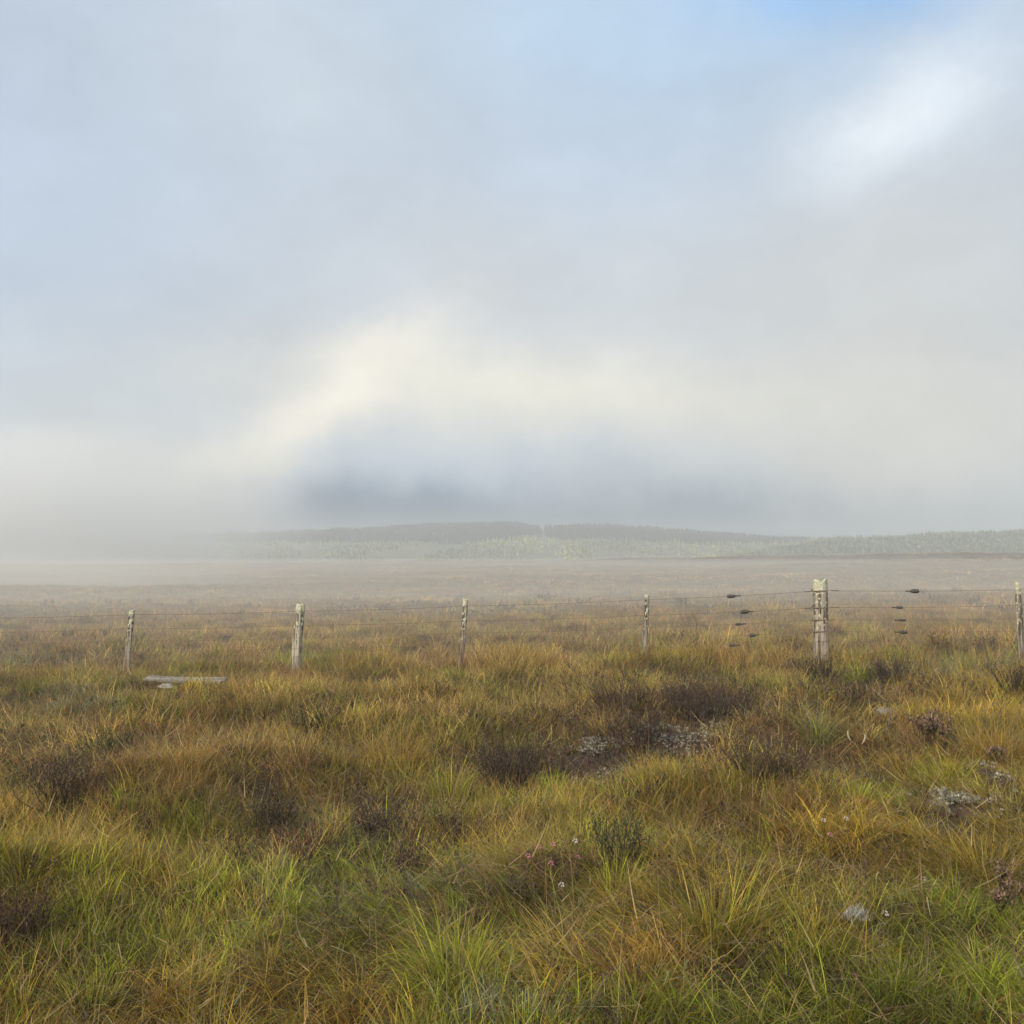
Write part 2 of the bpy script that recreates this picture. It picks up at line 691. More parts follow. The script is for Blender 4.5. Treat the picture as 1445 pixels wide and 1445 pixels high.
hu = np.linspace(-0.95, 0.95, 260)
hy = np.linspace(440, 960, 110)
HY, HU = np.meshgrid(hy, hu, indexing='ij')
HX = HU * HY
V = np.stack([HX, HY, hill_z(HX, HY)], -1).reshape(-1, 3)
i = np.arange(len(hy) - 1)[:, None] * 260 + np.arange(259)[None, :]
Q = np.stack([i, i + 1, i + 261, i + 260], -1).reshape(-1, 4)
M_HILL = simple_mat("hill_turf", (0.10, 0.105, 0.05), 0.95, 0, (0.17, 0.165, 0.08), 0.05)
hills = link("hills", mesh_np("hills", V, Q, smooth=True), M_HILL)
tag(hills, "long low hill rising behind the moor", kind="structure")


def conifers(x, y, h, cols, geo):
    n = len(x)
    z = hill_z(x, y)
    sides = 6
    rings = [(0.02, 0.22), (0.36, 0.13), (0.30, 0.19), (0.68, 0.07), (0.62, 0.11), (1.0, 0.004)]
    ang = np.linspace(0, 2 * np.pi, sides, endpoint=False)
    V = np.zeros((n, len(rings), sides, 3))
    ph = rng.uniform(0, 6, n)
    for k, (zz, rr) in enumerate(rings):
        jit = rng.uniform(0.65, 1.3, (n, sides))
        V[:, k, :, 0] = x[:, None] + np.cos(ang + ph[:, None]) * rr * h[:, None] * jit
        V[:, k, :, 1] = y[:, None] + np.sin(ang + ph[:, None]) * rr * h[:, None] * jit
        V[:, k, :, 2] = z[:, None] + zz * h[:, None] + rng.uniform(-0.03, 0.03, (n, sides)) * h[:, None]
    base = np.arange(n)[:, None, None] * len(rings) * sides
    ks = np.arange(len(rings) - 1)[None, :, None] * sides
    j = np.arange(sides)[None, None, :]
    j2 = (j + 1) % sides
    Q = np.stack([base + ks + j, base + ks + j2, base + ks + sides + j2, base + ks + sides + j], -1).reshape(-1, 4)
    C = np.repeat(cols, len(rings) * sides, 0)
    geo.add(V.reshape(-1, 3), Q, C)


g_dark, g_pale, g_spur = Geo(), Geo(), Geo()
nt_ = 44000
ty = rng.uniform(505, 775, nt_)
tx = rng.uniform(-0.62, 0.72, nt_) * ty
tp = 722.5 + F * tx / ty
tzv = hill_z(tx, ty)
tpy = 785 - F * (tzv + 3 - EYE) / ty
on_spur = (tp > 1010) & (ty < D_S + 25) & (hill_z(tx, ty) > -8)
gap = np.abs(tp - (765 + (tpy - 741) * 0.28)) < 2.6
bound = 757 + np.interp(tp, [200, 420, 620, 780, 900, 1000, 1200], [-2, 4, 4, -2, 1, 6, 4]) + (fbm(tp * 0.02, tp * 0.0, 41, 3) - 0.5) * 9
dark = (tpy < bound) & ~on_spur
h = rng.uniform(2.4, 4.2, nt_) * (0.7 + 0.6 * vnoise(tx * 0.08, ty * 0.05, 3))
col_shaded = np.array([0.035, 0.048, 0.030]) * rng.uniform(0.7, 1.4, (nt_, 1))  # cloud shadow over the upper hill is put into this tree colour
col_sunlit = np.array([0.56, 0.55, 0.17]) * rng.uniform(0.5, 1.25, (nt_, 1)) * (0.35 + 1.25 * fbm(tx * 0.035, ty * 0.012, 51, 3))[:, None]  # sunlight on the lower slope is painted in as paler trees
cs = np.array([0.34, 0.35, 0.13]) * rng.uniform(0.4, 1.3, (nt_, 1))
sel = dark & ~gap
conifers(tx[sel], ty[sel], h[sel], col_shaded[sel], g_dark)
open_ = fbm(tx * 0.05, ty * 0.03, 71, 3)
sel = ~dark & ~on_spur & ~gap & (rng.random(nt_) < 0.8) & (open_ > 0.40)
conifers(tx[sel], ty[sel], h[sel] * 0.8, col_sunlit[sel], g_pale)
conifers(tx[on_spur], ty[on_spur], h[on_spur], cs[on_spur], g_spur)
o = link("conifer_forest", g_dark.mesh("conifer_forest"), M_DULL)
tag(o, "conifer forest covering the misty hilltop, its dark colour a painted cloud shadow, cut by a narrow firebreak", kind="stuff")
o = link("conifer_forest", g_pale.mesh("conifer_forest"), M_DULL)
tag(o, "conifer plantation on the lower slope of the hill, sunlight painted into its pale colour", kind="stuff")
o = link("conifer_forest", g_spur.mesh("conifer_forest"), M_DULL)
tag(o, "grey green conifer forest on the nearer slope at the right", kind="stuff")

# pale track below the right-hand wood
ps = []
for px in np.linspace(1375, 1560, 24):
    for dy in (0, 1):
        Y = 512.0 + dy * 7
        x = (px - 722.5) / F * Y
        ps.append((x, Y, float(hill_z(np.array([x]), np.array([Y]))[0]) + 0.5))
ps = np.array(ps)
i = np.arange(23) * 2
Q = np.stack([i, i + 2, i + 3, i + 1], -1)
o = link("path", mesh_np("path", ps, Q), simple_mat("gravel_track", (0.45, 0.38, 0.28), 0.9, 0, (0.55, 0.47, 0.36), 0.4))
tag(o, "pale gravel track along the foot of the right-hand wood", kind="structure")

# ------------------------------------------------------------------ haze and mist


def volume_mat(name, col, dens, aniso=0.0):
    m, t = new_mat(name)
    o = t.nodes.new("ShaderNodeOutputMaterial")
    v = t.nodes.new("ShaderNodeVolumePrincipled")
    v.inputs['Color'].default_value = (*col, 1)
    v.inputs['Density'].default_value = dens
    v.inputs['Anisotropy'].default_value = aniso
    t.links.new(v.outputs[0], o.inputs['Volume'])
    return m


HAZE_D = 0.00175
bm = bmesh.new()
bmesh.ops.create_cube(bm, size=1)
for v in bm.verts:
    v.co = Vector((v.co.x * 1960, 460 + v.co.y * 1100, -1 + (v.co.z) * 88 + 0))
    v.co.z = 30.5 if v.co.z > 0 else -48.0
me = bpy.data.meshes.new("haze")
bm.to_mesh(me)
bm.free()
haze = link("haze", me, volume_mat("haze_air", (0.90, 0.92, 0.915), HAZE_D, 0.1))
tag(haze, "thin pale haze filling the air over the moor", kind="stuff")


def lump(name, c, r, seed, mat, label, flat=0.0, rough=0.22):
    bm = bmesh.new()
    bmesh.ops.create_icosphere(bm, subdivisions=5, radius=1)
    for v in bm.verts:
        p = v.co.normalized()
        s = 1 + rough * (float(fbm(p.x * 1.6 + 5 + seed, p.y * 1.6 + p.z * 2.1 + 3, seed, 3)) - 0.5) * 2
        v.co = Vector((c[0] + p.x * r[0] * s, c[1] + p.y * r[1] * s, c[2] + p.z * r[2] * s))
    me = bpy.data.meshes.new(name)
    bm.to_mesh(me)
    bm.free()
    for p in me.polygons:
        p.use_smooth = True
    o = link(name, me, mat)
    return tag(o, label, kind="stuff")


def fog_lens(name, c, rx, rz, thick, mat, label, sd):
    """a bank of fog, thickest in the middle and thinning to nothing all round its edge"""
    n = 64
    u = np.linspace(-1, 1, n)
    U, W = np.meshgrid(u, u, indexing='ij')
    U2, W2 = U + 0.35 * (fbm(U * 2 + 9, W * 2, sd, 3) - 0.5), W + 0.35 * (fbm(U * 2, W * 2 + 5, sd + 9, 3) - 0.5)
    t = np.clip(np.exp(-3.4 * (U2 ** 2 + W2 ** 2)) - 0.045, 0, 1) * thick
    X = c[0] + U * rx * 1.0
    Z = c[2] + W * rz
    Fr = np.stack([X, c[1] - t, Z], -1).reshape(-1, 3)
    Bk = np.stack([X, c[1] + t + 0.01, Z], -1).reshape(-1, 3)
    i = (np.arange(n - 1)[:, None] * n + np.arange(n - 1)[None, :]).ravel()
    Q = np.stack([i, i + n, i + n + 1, i + 1], -1)
    Qb = np.stack([i, i + 1, i + n + 1, i + n], -1) + n * n
    ring = [k * n for k in range(n)] + [(n - 1) * n + k for k in range(1, n)] + [k * n + n - 1 for k in range(n - 2, -1, -1)] + [k for k in range(n - 2, 0, -1)]
    sd_ = [(a, a + n * n, b + n * n, b) for a, b in zip(ring, ring[1:] + ring[:1])]
    me = mesh_np(name, np.concatenate([Fr, Bk]), [np.concatenate([Q, Qb, np.array(sd_)])])
    bm = bmesh.new()
    bm.from_mesh(me)
    bmesh.ops.recalc_face_normals(bm, faces=bm.faces)
    bm.to_mesh(me)
    bm.free()
    o = link(name, me, mat)
    return tag(o, label, kind="stuff")


M_BANK = volume_mat("fog_air", (0.98, 0.97, 0.95), 0.020, -0.05)
fog_lens("fog_bank", at(20, 742, 500), 165, 60, 90, M_BANK, "white fog bank swallowing the left end of the hill", 3)
fog_lens("fog_bank", at(10, 818, 115), 40, 5.2, 15, volume_mat("low_fog_air", (0.98, 0.97, 0.95), 0.035, 0.0), "low white fog drifting over the far moor at the left", 8)
# ground mist lying over the moor behind the fence: below eye height, so the hill shows clear above it


def mist_layer(y0, y1, fade0, fade1, top_abs, mat, label, sd, low=0.5):
    nu_, ny_ = 60, 70
    mu = np.linspace(-1, 1, nu_)
    my = np.exp(np.linspace(math.log(y0), math.log(y1), ny_))
    MY, MU = np.meshgrid(my, mu, indexing='ij')
    MX = MU * MY * 0.85
    gz = terrain(MX, MY, False)
    sm = lambda t: np.clip(t, 0, 1) ** 2 * (3 - 2 * np.clip(t, 0, 1))
    edge = sm((MY - y0) / fade0) * sm((y1 - MY) / fade1) * sm((1 - np.abs(MU)) * 6)
    full = np.maximum(top_abs - gz, low) + 0.25 * (fbm(MX * 0.05, MY * 0.05, sd, 3) - 0.7)
    top = gz + 0.02 + edge * full
    bot = gz - 1.2
    nV = MX.size
    V = np.concatenate([np.stack([MX, MY, top], -1).reshape(-1, 3), np.stack([MX, MY, bot], -1).reshape(-1, 3)])
    i = (np.arange(ny_ - 1)[:, None] * nu_ + np.arange(nu_ - 1)[None, :]).ravel()
    Qt = np.stack([i, i + 1, i + nu_ + 1, i + nu_], -1)
    Qb = np.stack([i, i + nu_, i + nu_ + 1, i + 1], -1) + nV
    ring = [k for k in range(nu_)] + [r * nu_ + nu_ - 1 for r in range(1, ny_)] + [(ny_ - 1) * nu_ + k for k in range(nu_ - 2, -1, -1)] + [r * nu_ for r in range(ny_ - 2, 0, -1)]
    sides = [(a, a + nV, b + nV, b) for a, b in zip(ring, ring[1:] + ring[:1])]
    o = link("ground_mist", mesh_np("ground_mist", V, [np.concatenate([Qt, Qb, np.array(sides)])]), mat)
    tag(o, label, kind="stuff")


mist_layer(8.5, 66, 9, 25, 1.44, volume_mat("mist_air", (0.94, 0.89, 0.80), 0.020, 0.1), "low grey mist lying on the moor along the fence", 77)
mist_layer(60, 475, 40, 45, 0.9, volume_mat("far_mist_air", (0.93, 0.87, 0.80), 0.0021, 0.1), "thin mist lying over the far moor", 78, 1.4)

# ------------------------------------------------------------------ vegetation palette
PAL = {  # foot colour, tip colour
    'green': ((0.095, 0.115, 0.018), (0.215, 0.230, 0.030)),
    'vivid': ((0.120, 0.150, 0.014), (0.290, 0.305, 0.032)),
    'olive': ((0.110, 0.100, 0.024), (0.250, 0.200, 0.050)),
    'straw': ((0.130, 0.095, 0.030), (0.360, 0.245, 0.090)),
    'gold':  ((0.145, 0.118, 0.020), (0.350, 0.215, 0.042)),
    'rust':  ((0.130, 0.080, 0.026), (0.290, 0.145, 0.045)),
    'grey':  ((0.080, 0.095, 0.055), (0.175, 0.190, 0.120)),
    'brown': ((0.100, 0.060, 0.036), (0.210, 0.115, 0.072)),
    'moor':  ((0.125, 0.074, 0.048), (0.265, 0.145, 0.100)),
}
KEYS = list(PAL)
WARM = np.array([(1.03, 1.0, 0.95) if k == 'grey' else (1.06, 1.04, 0.62) if k in ('moor', 'brown') else (1.03, 1.0, 0.78) if k in ('straw', 'olive', 'rust') else (1.03, 1.02, 0.62) for k in KEYS])
PB = np.array([PAL[k][0] for k in KEYS]) * 1.55 * WARM
PT = np.array([PAL[k][1] for k in KEYS]) * 1.62 * WARM

# where the photo shows which plants: (px, py, rx, ry, kind, weight)
ZONES = [
    (230, 1310, 170, 70, 'green', 2.2), (650, 1340, 150, 60, 'green', 2.2), (290, 1155, 80, 26, 'green', 1.6), (850, 1240, 90, 40, 'green', 1.8),
    (60, 1400, 150, 50, 'green', 2.2), (120, 1300, 160, 60, 'vivid', 0.9), (640, 1300, 160, 60, 'vivid', 0.8), (1380, 1330, 120, 70, 'vivid', 0.8), (560, 1290, 150, 50, 'green', 1.5), (760, 1420, 170, 40, 'green', 1.5), (1050, 1420, 220, 40, 'green', 1.4),
    (1390, 1380, 110, 80, 'green', 1.8), (430, 935, 130, 14, 'green', 0.8), (250, 940, 100, 12, 'green', 0.8), (1260, 930, 110, 14, 'green', 0.8),
    (1120, 970, 50, 20, 'green', 0.8), (1250, 1120, 55, 22, 'vivid', 1.6), (1330, 1085, 40, 20, 'vivid', 1.6), (1350, 950, 100, 16, 'grey', 2.4),
    (500, 1210, 100, 45, 'grey', 2.0), (430, 1275, 70, 34, 'grey', 1.8), (700, 1420, 60, 30, 'grey', 1.4), (60, 980, 90, 25, 'grey', 1.6), (100, 930, 120, 15, 'grey', 1.0),
    (560, 1060, 80, 30, 'gold', 2.2), (250, 1065, 110, 30, 'rust', 1.8), (40, 1195, 70, 40, 'gold', 2.0), (160, 1215, 70, 40, 'gold', 1.0),
    (1010, 1265, 100, 50, 'gold', 2.0), (1390, 1205, 70, 36, 'gold', 2.2), (1405, 1045, 70, 40, 'gold', 2.0), (1280, 1072, 60, 24, 'gold', 1.8),
    (945, 1100, 60, 24, 'gold', 2.0), (1170, 1160, 90, 30, 'gold', 1.4), (900, 1365, 100, 40, 'rust', 1.8), (500, 1410, 60, 34, 'rust', 1.8),
    (1350, 978, 60, 18, 'gold', 2.0), (860, 1016, 60, 16, 'rust', 2.2), (1030, 1155, 100, 24, 'rust', 2.0), (1230, 975, 60, 15, 'brown', 2.2),
    (30, 1290, 60, 40, 'brown', 1.8), (1240, 1040, 60, 20, 'rust', 1.6), (1010, 990, 70, 25, 'brown', 2.5), (720, 1085, 60, 26, 'brown', 2.5),
    (850, 1050, 130, 40, 'brown', 2.3), (380, 1150, 50, 30, 'brown', 1.6), (540, 1170, 60, 26, 'brown', 1.4), (90, 1100, 70, 24, 'brown', 2.0),
    (1090, 1080, 80, 24, 'brown', 2.0), (300, 1100, 120, 20, 'straw', 1.0), (470, 1010, 200, 30, 'straw', 1.0), (1100, 930, 120, 16, 'straw', 1.6),
    (780, 980, 150, 25, 'straw', 1.0), (1220, 1330, 60, 40, 'rust', 1.4), (380, 1380, 120, 40, 'olive', 1.4), (1200, 1240, 120, 50, 'olive', 1.6),
]
BARE = [(845, 1088, 66, 30), (950, 1058, 62, 22), (1345, 1158, 60, 34), (1005, 1030, 30, 13)]


def kinds_for(P):
    px, py = project(P)
    n = len(P)
    W = np.zeros((n, len(KEYS)))
    Y = P[:, 1]
    farw = np.clip((Y - 5.0) / 32, 0, 1) ** 0.8
    W[:, KEYS.index('moor')] = 4.0 * farw
    W[:, KEYS.index('straw')] = 0.55 - 0.05 * farw
    W[:, KEYS.index('olive')] = 0.8 * (1 - 0.5 * farw)
    W[:, KEYS.index('green')] = 0.45 * (1 - farw) + 0.7 * np.clip((7 - Y) / 3, 0, 1)
    W[:, KEYS.index('rust')] = 0.3
    W[:, KEYS.index('brown')] = 0.35 + 0.9 * farw
    W[:, KEYS.index('gold')] = 0.25 * (1 - farw)
    for (cx, cy_, rx, ry, k, w) in ZONES:
        q = ((px - cx) / rx) ** 2 + ((py - cy_ - 8) / ry) ** 2
        W[:, KEYS.index(k)] += w * 2.6 * np.exp(-q)
    lf = np.where(Y < 30, 1.1, np.where(Y < 90, 0.35, 0.09))
    for j in range(len(KEYS)):
        W[:, j] *= np.exp(3.4 * (fbm(P[:, 0] * lf + 50 * j, P[:, 1] * lf, 100 + j, 3) - 0.5) * 2)
    W /= W.sum(1, keepdims=True)
    r = rng.random((n, 1))
    return (np.cumsum(W, 1) < r).sum(1).clip(0, len(KEYS) - 1)


def bare_at(P):
    px, py = project(P)
    b = np.zeros(len(P))
    for (cx, cy_, rx, ry) in BARE:
        q = ((px - cx) / rx) ** 2 + ((py - cy_ - 4) / ry) ** 2
        b = np.maximum(b, np.exp(-q ** 2))
    return b


def scatter(y0, y1, dens, margin=1.25):
    """random points in the wedge the photograph sees, with some margin to the sides"""
    area = 0.5 * (y1 * y1 - y0 * y0) * margin + (y1 - y0) * 3.6
    n = int(area * dens)
    y = np.sqrt(rng.uniform(y0 * y0, y1 * y1, n))
    x = rng.uniform(-0.5, 0.5, n) * (y * margin + 3.6)
    return x, y


HK = {'green': 1.0, 'vivid': 0.8, 'olive': 1.0, 'straw': 1.15, 'gold': 1.1, 'rust': 0.9, 'grey': 0.7, 'brown': 0.6, 'moor': 0.9}
HKA = np.array([HK[k] for k in KEYS])


def tufts(geo, y0, y1, tuft_dens, per, hgt, spread, width, seg, lean=(0.05, 0.75), curl=(0.2, 1.3)):
    x, y = scatter(y0, y1, tuft_dens)
    z = terrain(x, y)
    P = np.stack([x, y, z], -1)
    k = kinds_for(P)
    keep = rng.random(len(P)) > bare_at(P) * 0.93
    P, k = P[keep], k[keep]
    n = len(P)
    hh = hgt * HKA[k] * rng.uniform(0.55, 1.25, n)
    cnt = per
    root = np.repeat(P, cnt, 0)
    kk = np.repeat(k, cnt)
    m = len(root)
    az_ = rng.uniform(0, 2 * np.pi, m)
    rr = np.abs(rng.normal(0, spread, m))
    root = root + np.stack([np.cos(az_) * rr, np.sin(az_) * rr, np.full(m, -0.015)], -1)
    az_ = az_ + rng.normal(0, 0.7, m)
    ln = np.repeat(hh, cnt) * rng.uniform(0.45, 1.15, m)
    le = rng.uniform(lean[0], lean[1], m) * rng.uniform(0.4, 1, m)
    cu = rng.uniform(curl[0], curl[1], m) + (rng.random(m) < 0.2) * rng.uniform(0.4, 1.2, m)
    wd = width * rng.uniform(0.6, 1.4, m)
    lod = np.clip((fbm(root[:, 0] * 0.8, root[:, 1] * 0.8, 501, 3) - 0.53) * 5, 0, 0.8)      # lodged, combed-over patches
    ldir = 6.283 * 2 * fbm(root[:, 0] * 0.4, root[:, 1] * 0.4, 507, 2)
    az_ = np.where(rng.random(m) < lod, ldir + rng.normal(0, 0.6, m), az_)
    le = le + 0.4 * lod
    pf = 1.7 if y0 < 25 else (0.5 if y0 < 60 else 0.12)
    tb = np.repeat(rng.uniform(0.65, 1.35, (n, 1)) * np.exp((0.75 + 0.5 * (y0 > 25)) * (fbm(P[:, 0] * pf, P[:, 1] * pf, 301, 3) - 0.5) * 2)[:, None], cnt, 0)
    v = np.clip(rng.lognormal(-0.08, 0.42, (m, 1)), 0.3, 2.0) * tb
    mixr = rng.random((m, 1)) ** 2
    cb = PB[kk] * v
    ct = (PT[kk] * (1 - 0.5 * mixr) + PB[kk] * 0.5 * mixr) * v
    dead = rng.random(m) < 0.10                         # straw-coloured dead leaves
    ct[dead] = np.array([0.34, 0.25, 0.12]) * rng.uniform(0.7, 1.2, (dead.sum(), 1))
    cb[dead] = np.array([0.22, 0.15, 0.07])
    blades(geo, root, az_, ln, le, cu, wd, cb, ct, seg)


grass = Geo()
tufts(grass, 2.6, 7.0, 270, 28, 0.195, 0.045, 0.0031, 4)
tufts(grass, 7.0, 13.5, 150, 20, 0.205, 0.06, 0.0046, 3)
tufts(grass, 13.5, 30, 60, 18, 0.25, 0.10, 0.0085, 3)
tufts(grass, 30, 80, 6, 16, 0.30, 0.20, 0.024, 2)
tufts(grass, 80, 200, 0.7, 12, 0.36, 0.35, 0.07, 2)
tufts(grass, 200, 480, 0.16, 12, 0.5, 0.7, 0.16, 2)
# short undergrowth between the tussocks
tufts(grass, 2.6, 9.0, 260, 9, 0.12, 0.06, 0.0045, 2, (0.2, 1.2), (0.1, 1.0))
# matted dead leaves and bent stems lying through the sward
for (y0, y1, d, w) in ((2.6, 8, 420, 0.0038), (8, 16, 170, 0.0058), (16, 34, 30, 0.011)):
    x, y = scatter(y0, y1, d)
    P = np.stack([x, y, terrain(x, y) + rng.uniform(0.01, 0.14, len(x))], -1)
    P = P[rng.random(len(P)) > bare_at(P) * 0.8]
    n = len(P)
    pick = rng.random((n, 1))
    c = np.where(pick < 0.45, np.array([0.30, 0.215, 0.10]), np.where(pick < 0.75, np.array([0.17, 0.10, 0.05]), np.array([0.20, 0.19, 0.075])))
    c = c * np.clip(rng.lognormal(0, 0.4, (n, 1)), 0.3, 2)
    blades(grass, P, rng.uniform(0, 6.28, n), rng.uniform(0.05, 0.26, n), rng.uniform(1.0, 1.75, n), rng.normal(0, 0.5, n), np.full(n, w) * rng.uniform(0.5, 1.5, n), c, c, 3)
# longer grass along the fence line where nothing grazes it
x = rng.uniform(-9.5, 10.0, 1750)
y = rng.normal(12.35, 0.28, 1750)
P = np.stack([x, y, terrain(x, y)], -1)
k = kinds_for(P)
root = np.repeat(P, 14, 0)
k = np.repeat(k, 14)
m = len(root)
root = root + np.stack([rng.normal(0, 0.05, m), rng.normal(0, 0.05, m), np.full(m, -0.02)], -1)
v = np.clip(rng.lognormal(-0.05, 0.4, (m, 1)), 0.3, 2)
hi = 0.17 + 0.16 * fbm(root[:, 0] * 0.8, root[:, 1] * 0.8, 401, 2) + 0.010 * root[:, 0]
blades(grass, root, rng.uniform(0, 6.28, m), hi * rng.uniform(0.4, 1.4, m), rng.uniform(0, 0.5, m), rng.uniform(0.1, 1.2, m), np.full(m, 0.0055), PB[k] * v, PT[k] * v, 3)
# dark seed heads on thin rushes, mostly at the right
x, y = scatter(3.2, 9, 9)
kp = rng.random(len(x)) < np.clip(0.25 + x / 5, 0.1, 1)
P = np.stack([x[kp], y[kp], terrain(x[kp], y[kp])], -1)
n = len(P)
aa, hh, l0, cu = rng.uniform(0, 6.28, n), rng.uniform(0.25, 0.42, n), rng.uniform(0, 0.3, n), rng.uniform(0, 0.3, n)
c = np.array([0.20, 0.17, 0.06]) * rng.uniform(0.7, 1.2, (n, 1))
blades(grass, P, aa, hh, l0, cu, np.full(n, 0.0032), c, c, 3)
th = l0 + cu * 0.5
top = P + np.stack([np.cos(aa) * np.sin(th) * hh, np.sin(aa) * np.sin(th) * hh, np.cos(th) * hh], -1) * 0.96
tt = np.repeat(top, 5, 0) + rng.normal(0, 0.004, (n * 5, 3))
c = np.array([0.055, 0.032, 0.02]) * rng.uniform(0.7, 1.6, (n * 5, 1))
blades(grass, tt, rng.uniform(0, 6.28, n * 5), rng.uniform(0.008, 0.02, n * 5), rng.uniform(0, 1.2, n * 5), np.zeros(n * 5), np.full(n * 5, 0.006), c, c, 2)
# tall thin flower stems of moor grass
for (y0, y1, d, w, s) in ((3.0, 8, 26, 0.0022, 5), (8, 16, 16, 0.003, 4), (16, 40, 3, 0.006, 3)):
    x, y = scatter(y0, y1, d)
    P = np.stack([x, y, terrain(x, y)], -1)
    P = P[rng.random(len(P)) > bare_at(P)]
    n = len(P)
    c = np.array([0.34, 0.24, 0.10]) * rng.uniform(0.6, 1.25, (n, 1))
    blades(grass, P, rng.uniform(0, 6.28, n), rng.uniform(0.28, 0.52, n), rng.uniform(0, 0.35, n), rng.uniform(0, 0.5, n),
           np.full(n, w), c * np.array([0.8, 0.9, 0.7]), c, s)
o = link("grass", grass.mesh("grass"), M_GRASS)
tag(o, "mixed green, straw and rust coloured moor grass covering the bog", kind="stuff")


# ------------------------------------------------------------------ heather


def heather_geo(geo_s, geo_l, c, h, r, stems, leaf, lsize, col, stemcol=(0.06, 0.042, 0.032), lean=0.9, tip=None):
    """wiry branching dwarf shrub: curved stems, side twigs, small scale leaves along every twig"""
    col = np.array(col)
    t = np.linspace(0, 1, 6)
    for s in range(stems):
        a = random.uniform(0, 6.283)
        q = random.random() ** 0.6
        le = lean * q
        ln = h * random.uniform(0.55, 1.1) * (1 + 0.5 * q * math.sin(lean) ** 2)
        rr = r * 0.35 * random.random()
        wob = np.cumsum(rng.normal(0, 0.06, (6, 2)), 0) * h
        bend = le * (1.25 - 0.5 * t)
        x = c[0] + math.cos(a) * (rr + np.cumsum(np.sin(bend)) * ln / 6) + wob[:, 0]
        y = c[1] + math.sin(a) * (rr + np.cumsum(np.sin(bend)) * ln / 6) + wob[:, 1]
        z = c[2] - 0.03 + (np.cumsum(np.cos(bend)) - math.cos(bend[0])) * ln / 6
        if geo_s is not None and s % 2 == 0:
            tube(geo_s, np.stack([x, y, z], -1), np.linspace(0.004, 0.0015, 6) * max(1, h / 0.3), stemcol, 4)
        m = 6                                            # side twigs
        tt = rng.uniform(0.3, 1.0, m)
        B = np.stack([np.interp(tt, t, x), np.interp(tt, t, y), np.interp(tt, t, z)], -1)
        ta = a + rng.normal(0, 1.1, m)
        tl = rng.uniform(0.1, 1.0, m)
        tn = h * rng.uniform(0.18, 0.42, m)
        D = np.stack([np.cos(ta) * np.sin(tl), np.sin(ta) * np.sin(tl), np.cos(tl)], -1)
        k = max(2, leaf // m)
        f = rng.uniform(0, 1, (m, k))
        b = (B[:, None, :] + D[:, None, :] * (tn[:, None] * f)[:, :, None]).reshape(-1, 3)
        nn = len(b)
        v = np.clip(rng.lognormal(0, 0.4, (nn, 1)), 0.35, 2.2)
        cc = col * v
        ct = cc if tip is None else np.where(rng.random((nn, 1)) < 0.4, np.array(tip) * v, cc)
        blades(geo_l, b, rng.uniform(0, 6.283, nn), lsize * rng.uniform(0.5, 1.4, nn), rng.uniform(0.1, 1.3, nn), rng.uniform(-0.4, 0.5, nn),
               lsize * 0.28 * rng.uniform(0.6, 1.4, nn), cc, ct, 2)


# heather cover nobody could count, far and near
hg = Geo()
for (y0, y1, d, h, ls, lf, st) in ((3.2, 8, 7, 0.2, 0.016, 42, 10), (8, 14, 6, 0.22, 0.028, 30, 8), (14, 34, 1.0, 0.26, 0.06, 18, 6), (34, 110, 0.22, 0.34, 0.14, 12, 5)):
    x, y = scatter(y0, y1, d)
    for a, b in zip(x, y):
        PXY = [float(v_[0]) for v_ in project(np.array([[a, b, tz(a, b)]]))]
        w = float(fbm(np.array([a * 0.35]), np.array([b * 0.35]), 203, 2)[0])
        q = max([wt * math.exp(-((PXY[0] - cx) / (1.3 * rx)) ** 2 - ((PXY[1] - cy_ - 8) / (1.3 * ry)) ** 2) for (cx, cy_, rx, ry, k, wt) in ZONES if k == 'brown'] or [0])
        if w + 0.16 * q < 0.5 or random.random() < (0.45 - 0.45 * min(1, q)):
            continue
        c = (0.066, 0.050, 0.034) if random.random() < 0.55 else (0.088, 0.058, 0.046)
        heather_geo(None, hg, (a, b, tz(a, b)), h * random.uniform(0.6, 1.1), h * 1.2, st, lf, ls, c, lean=1.25)
for (zx, zy, zrx, zry, zn) in ((1000, 985, 75, 22, 34), (850, 1020, 130, 20, 40), (870, 1060, 60, 16, 16), (730, 1085, 70, 24, 28), (1060, 1075, 110, 22, 34), (930, 1000, 90, 14, 22),
                               (370, 1150, 60, 34, 16), (560, 1170, 70, 24, 16), (420, 1215, 50, 24, 10), (90, 1105, 80, 20, 14), (1220, 968, 80, 14, 16), (1150, 1110, 70, 16, 14), (1345, 1140, 70, 20, 22), (845, 1085, 70, 22, 26), (950, 1050, 60, 16, 16)):
    for q in range(int(zn * 0.62)):
        c = hit(zx + random.gauss(0, 0.55) * zrx, zy + random.gauss(0, 0.55) * zry)
        cc = random.choice([(0.072, 0.052, 0.038), (0.095, 0.064, 0.048), (0.12, 0.078, 0.056)])
        hh = random.uniform(0.13, 0.26) * (0.45 if (zx, zy) in ((1345, 1140), (845, 1085), (950, 1050)) else 1)
        heather_geo(None, hg, tuple(c), hh, hh * 1.3, 12, 42, max(0.016, 2.0 * c.y / F), cc, lean=1.25)
o = link("heather", hg.mesh("heather"), M_HEATH)
tag(o, "low dark heather scattered through the moor grass", kind="stuff")

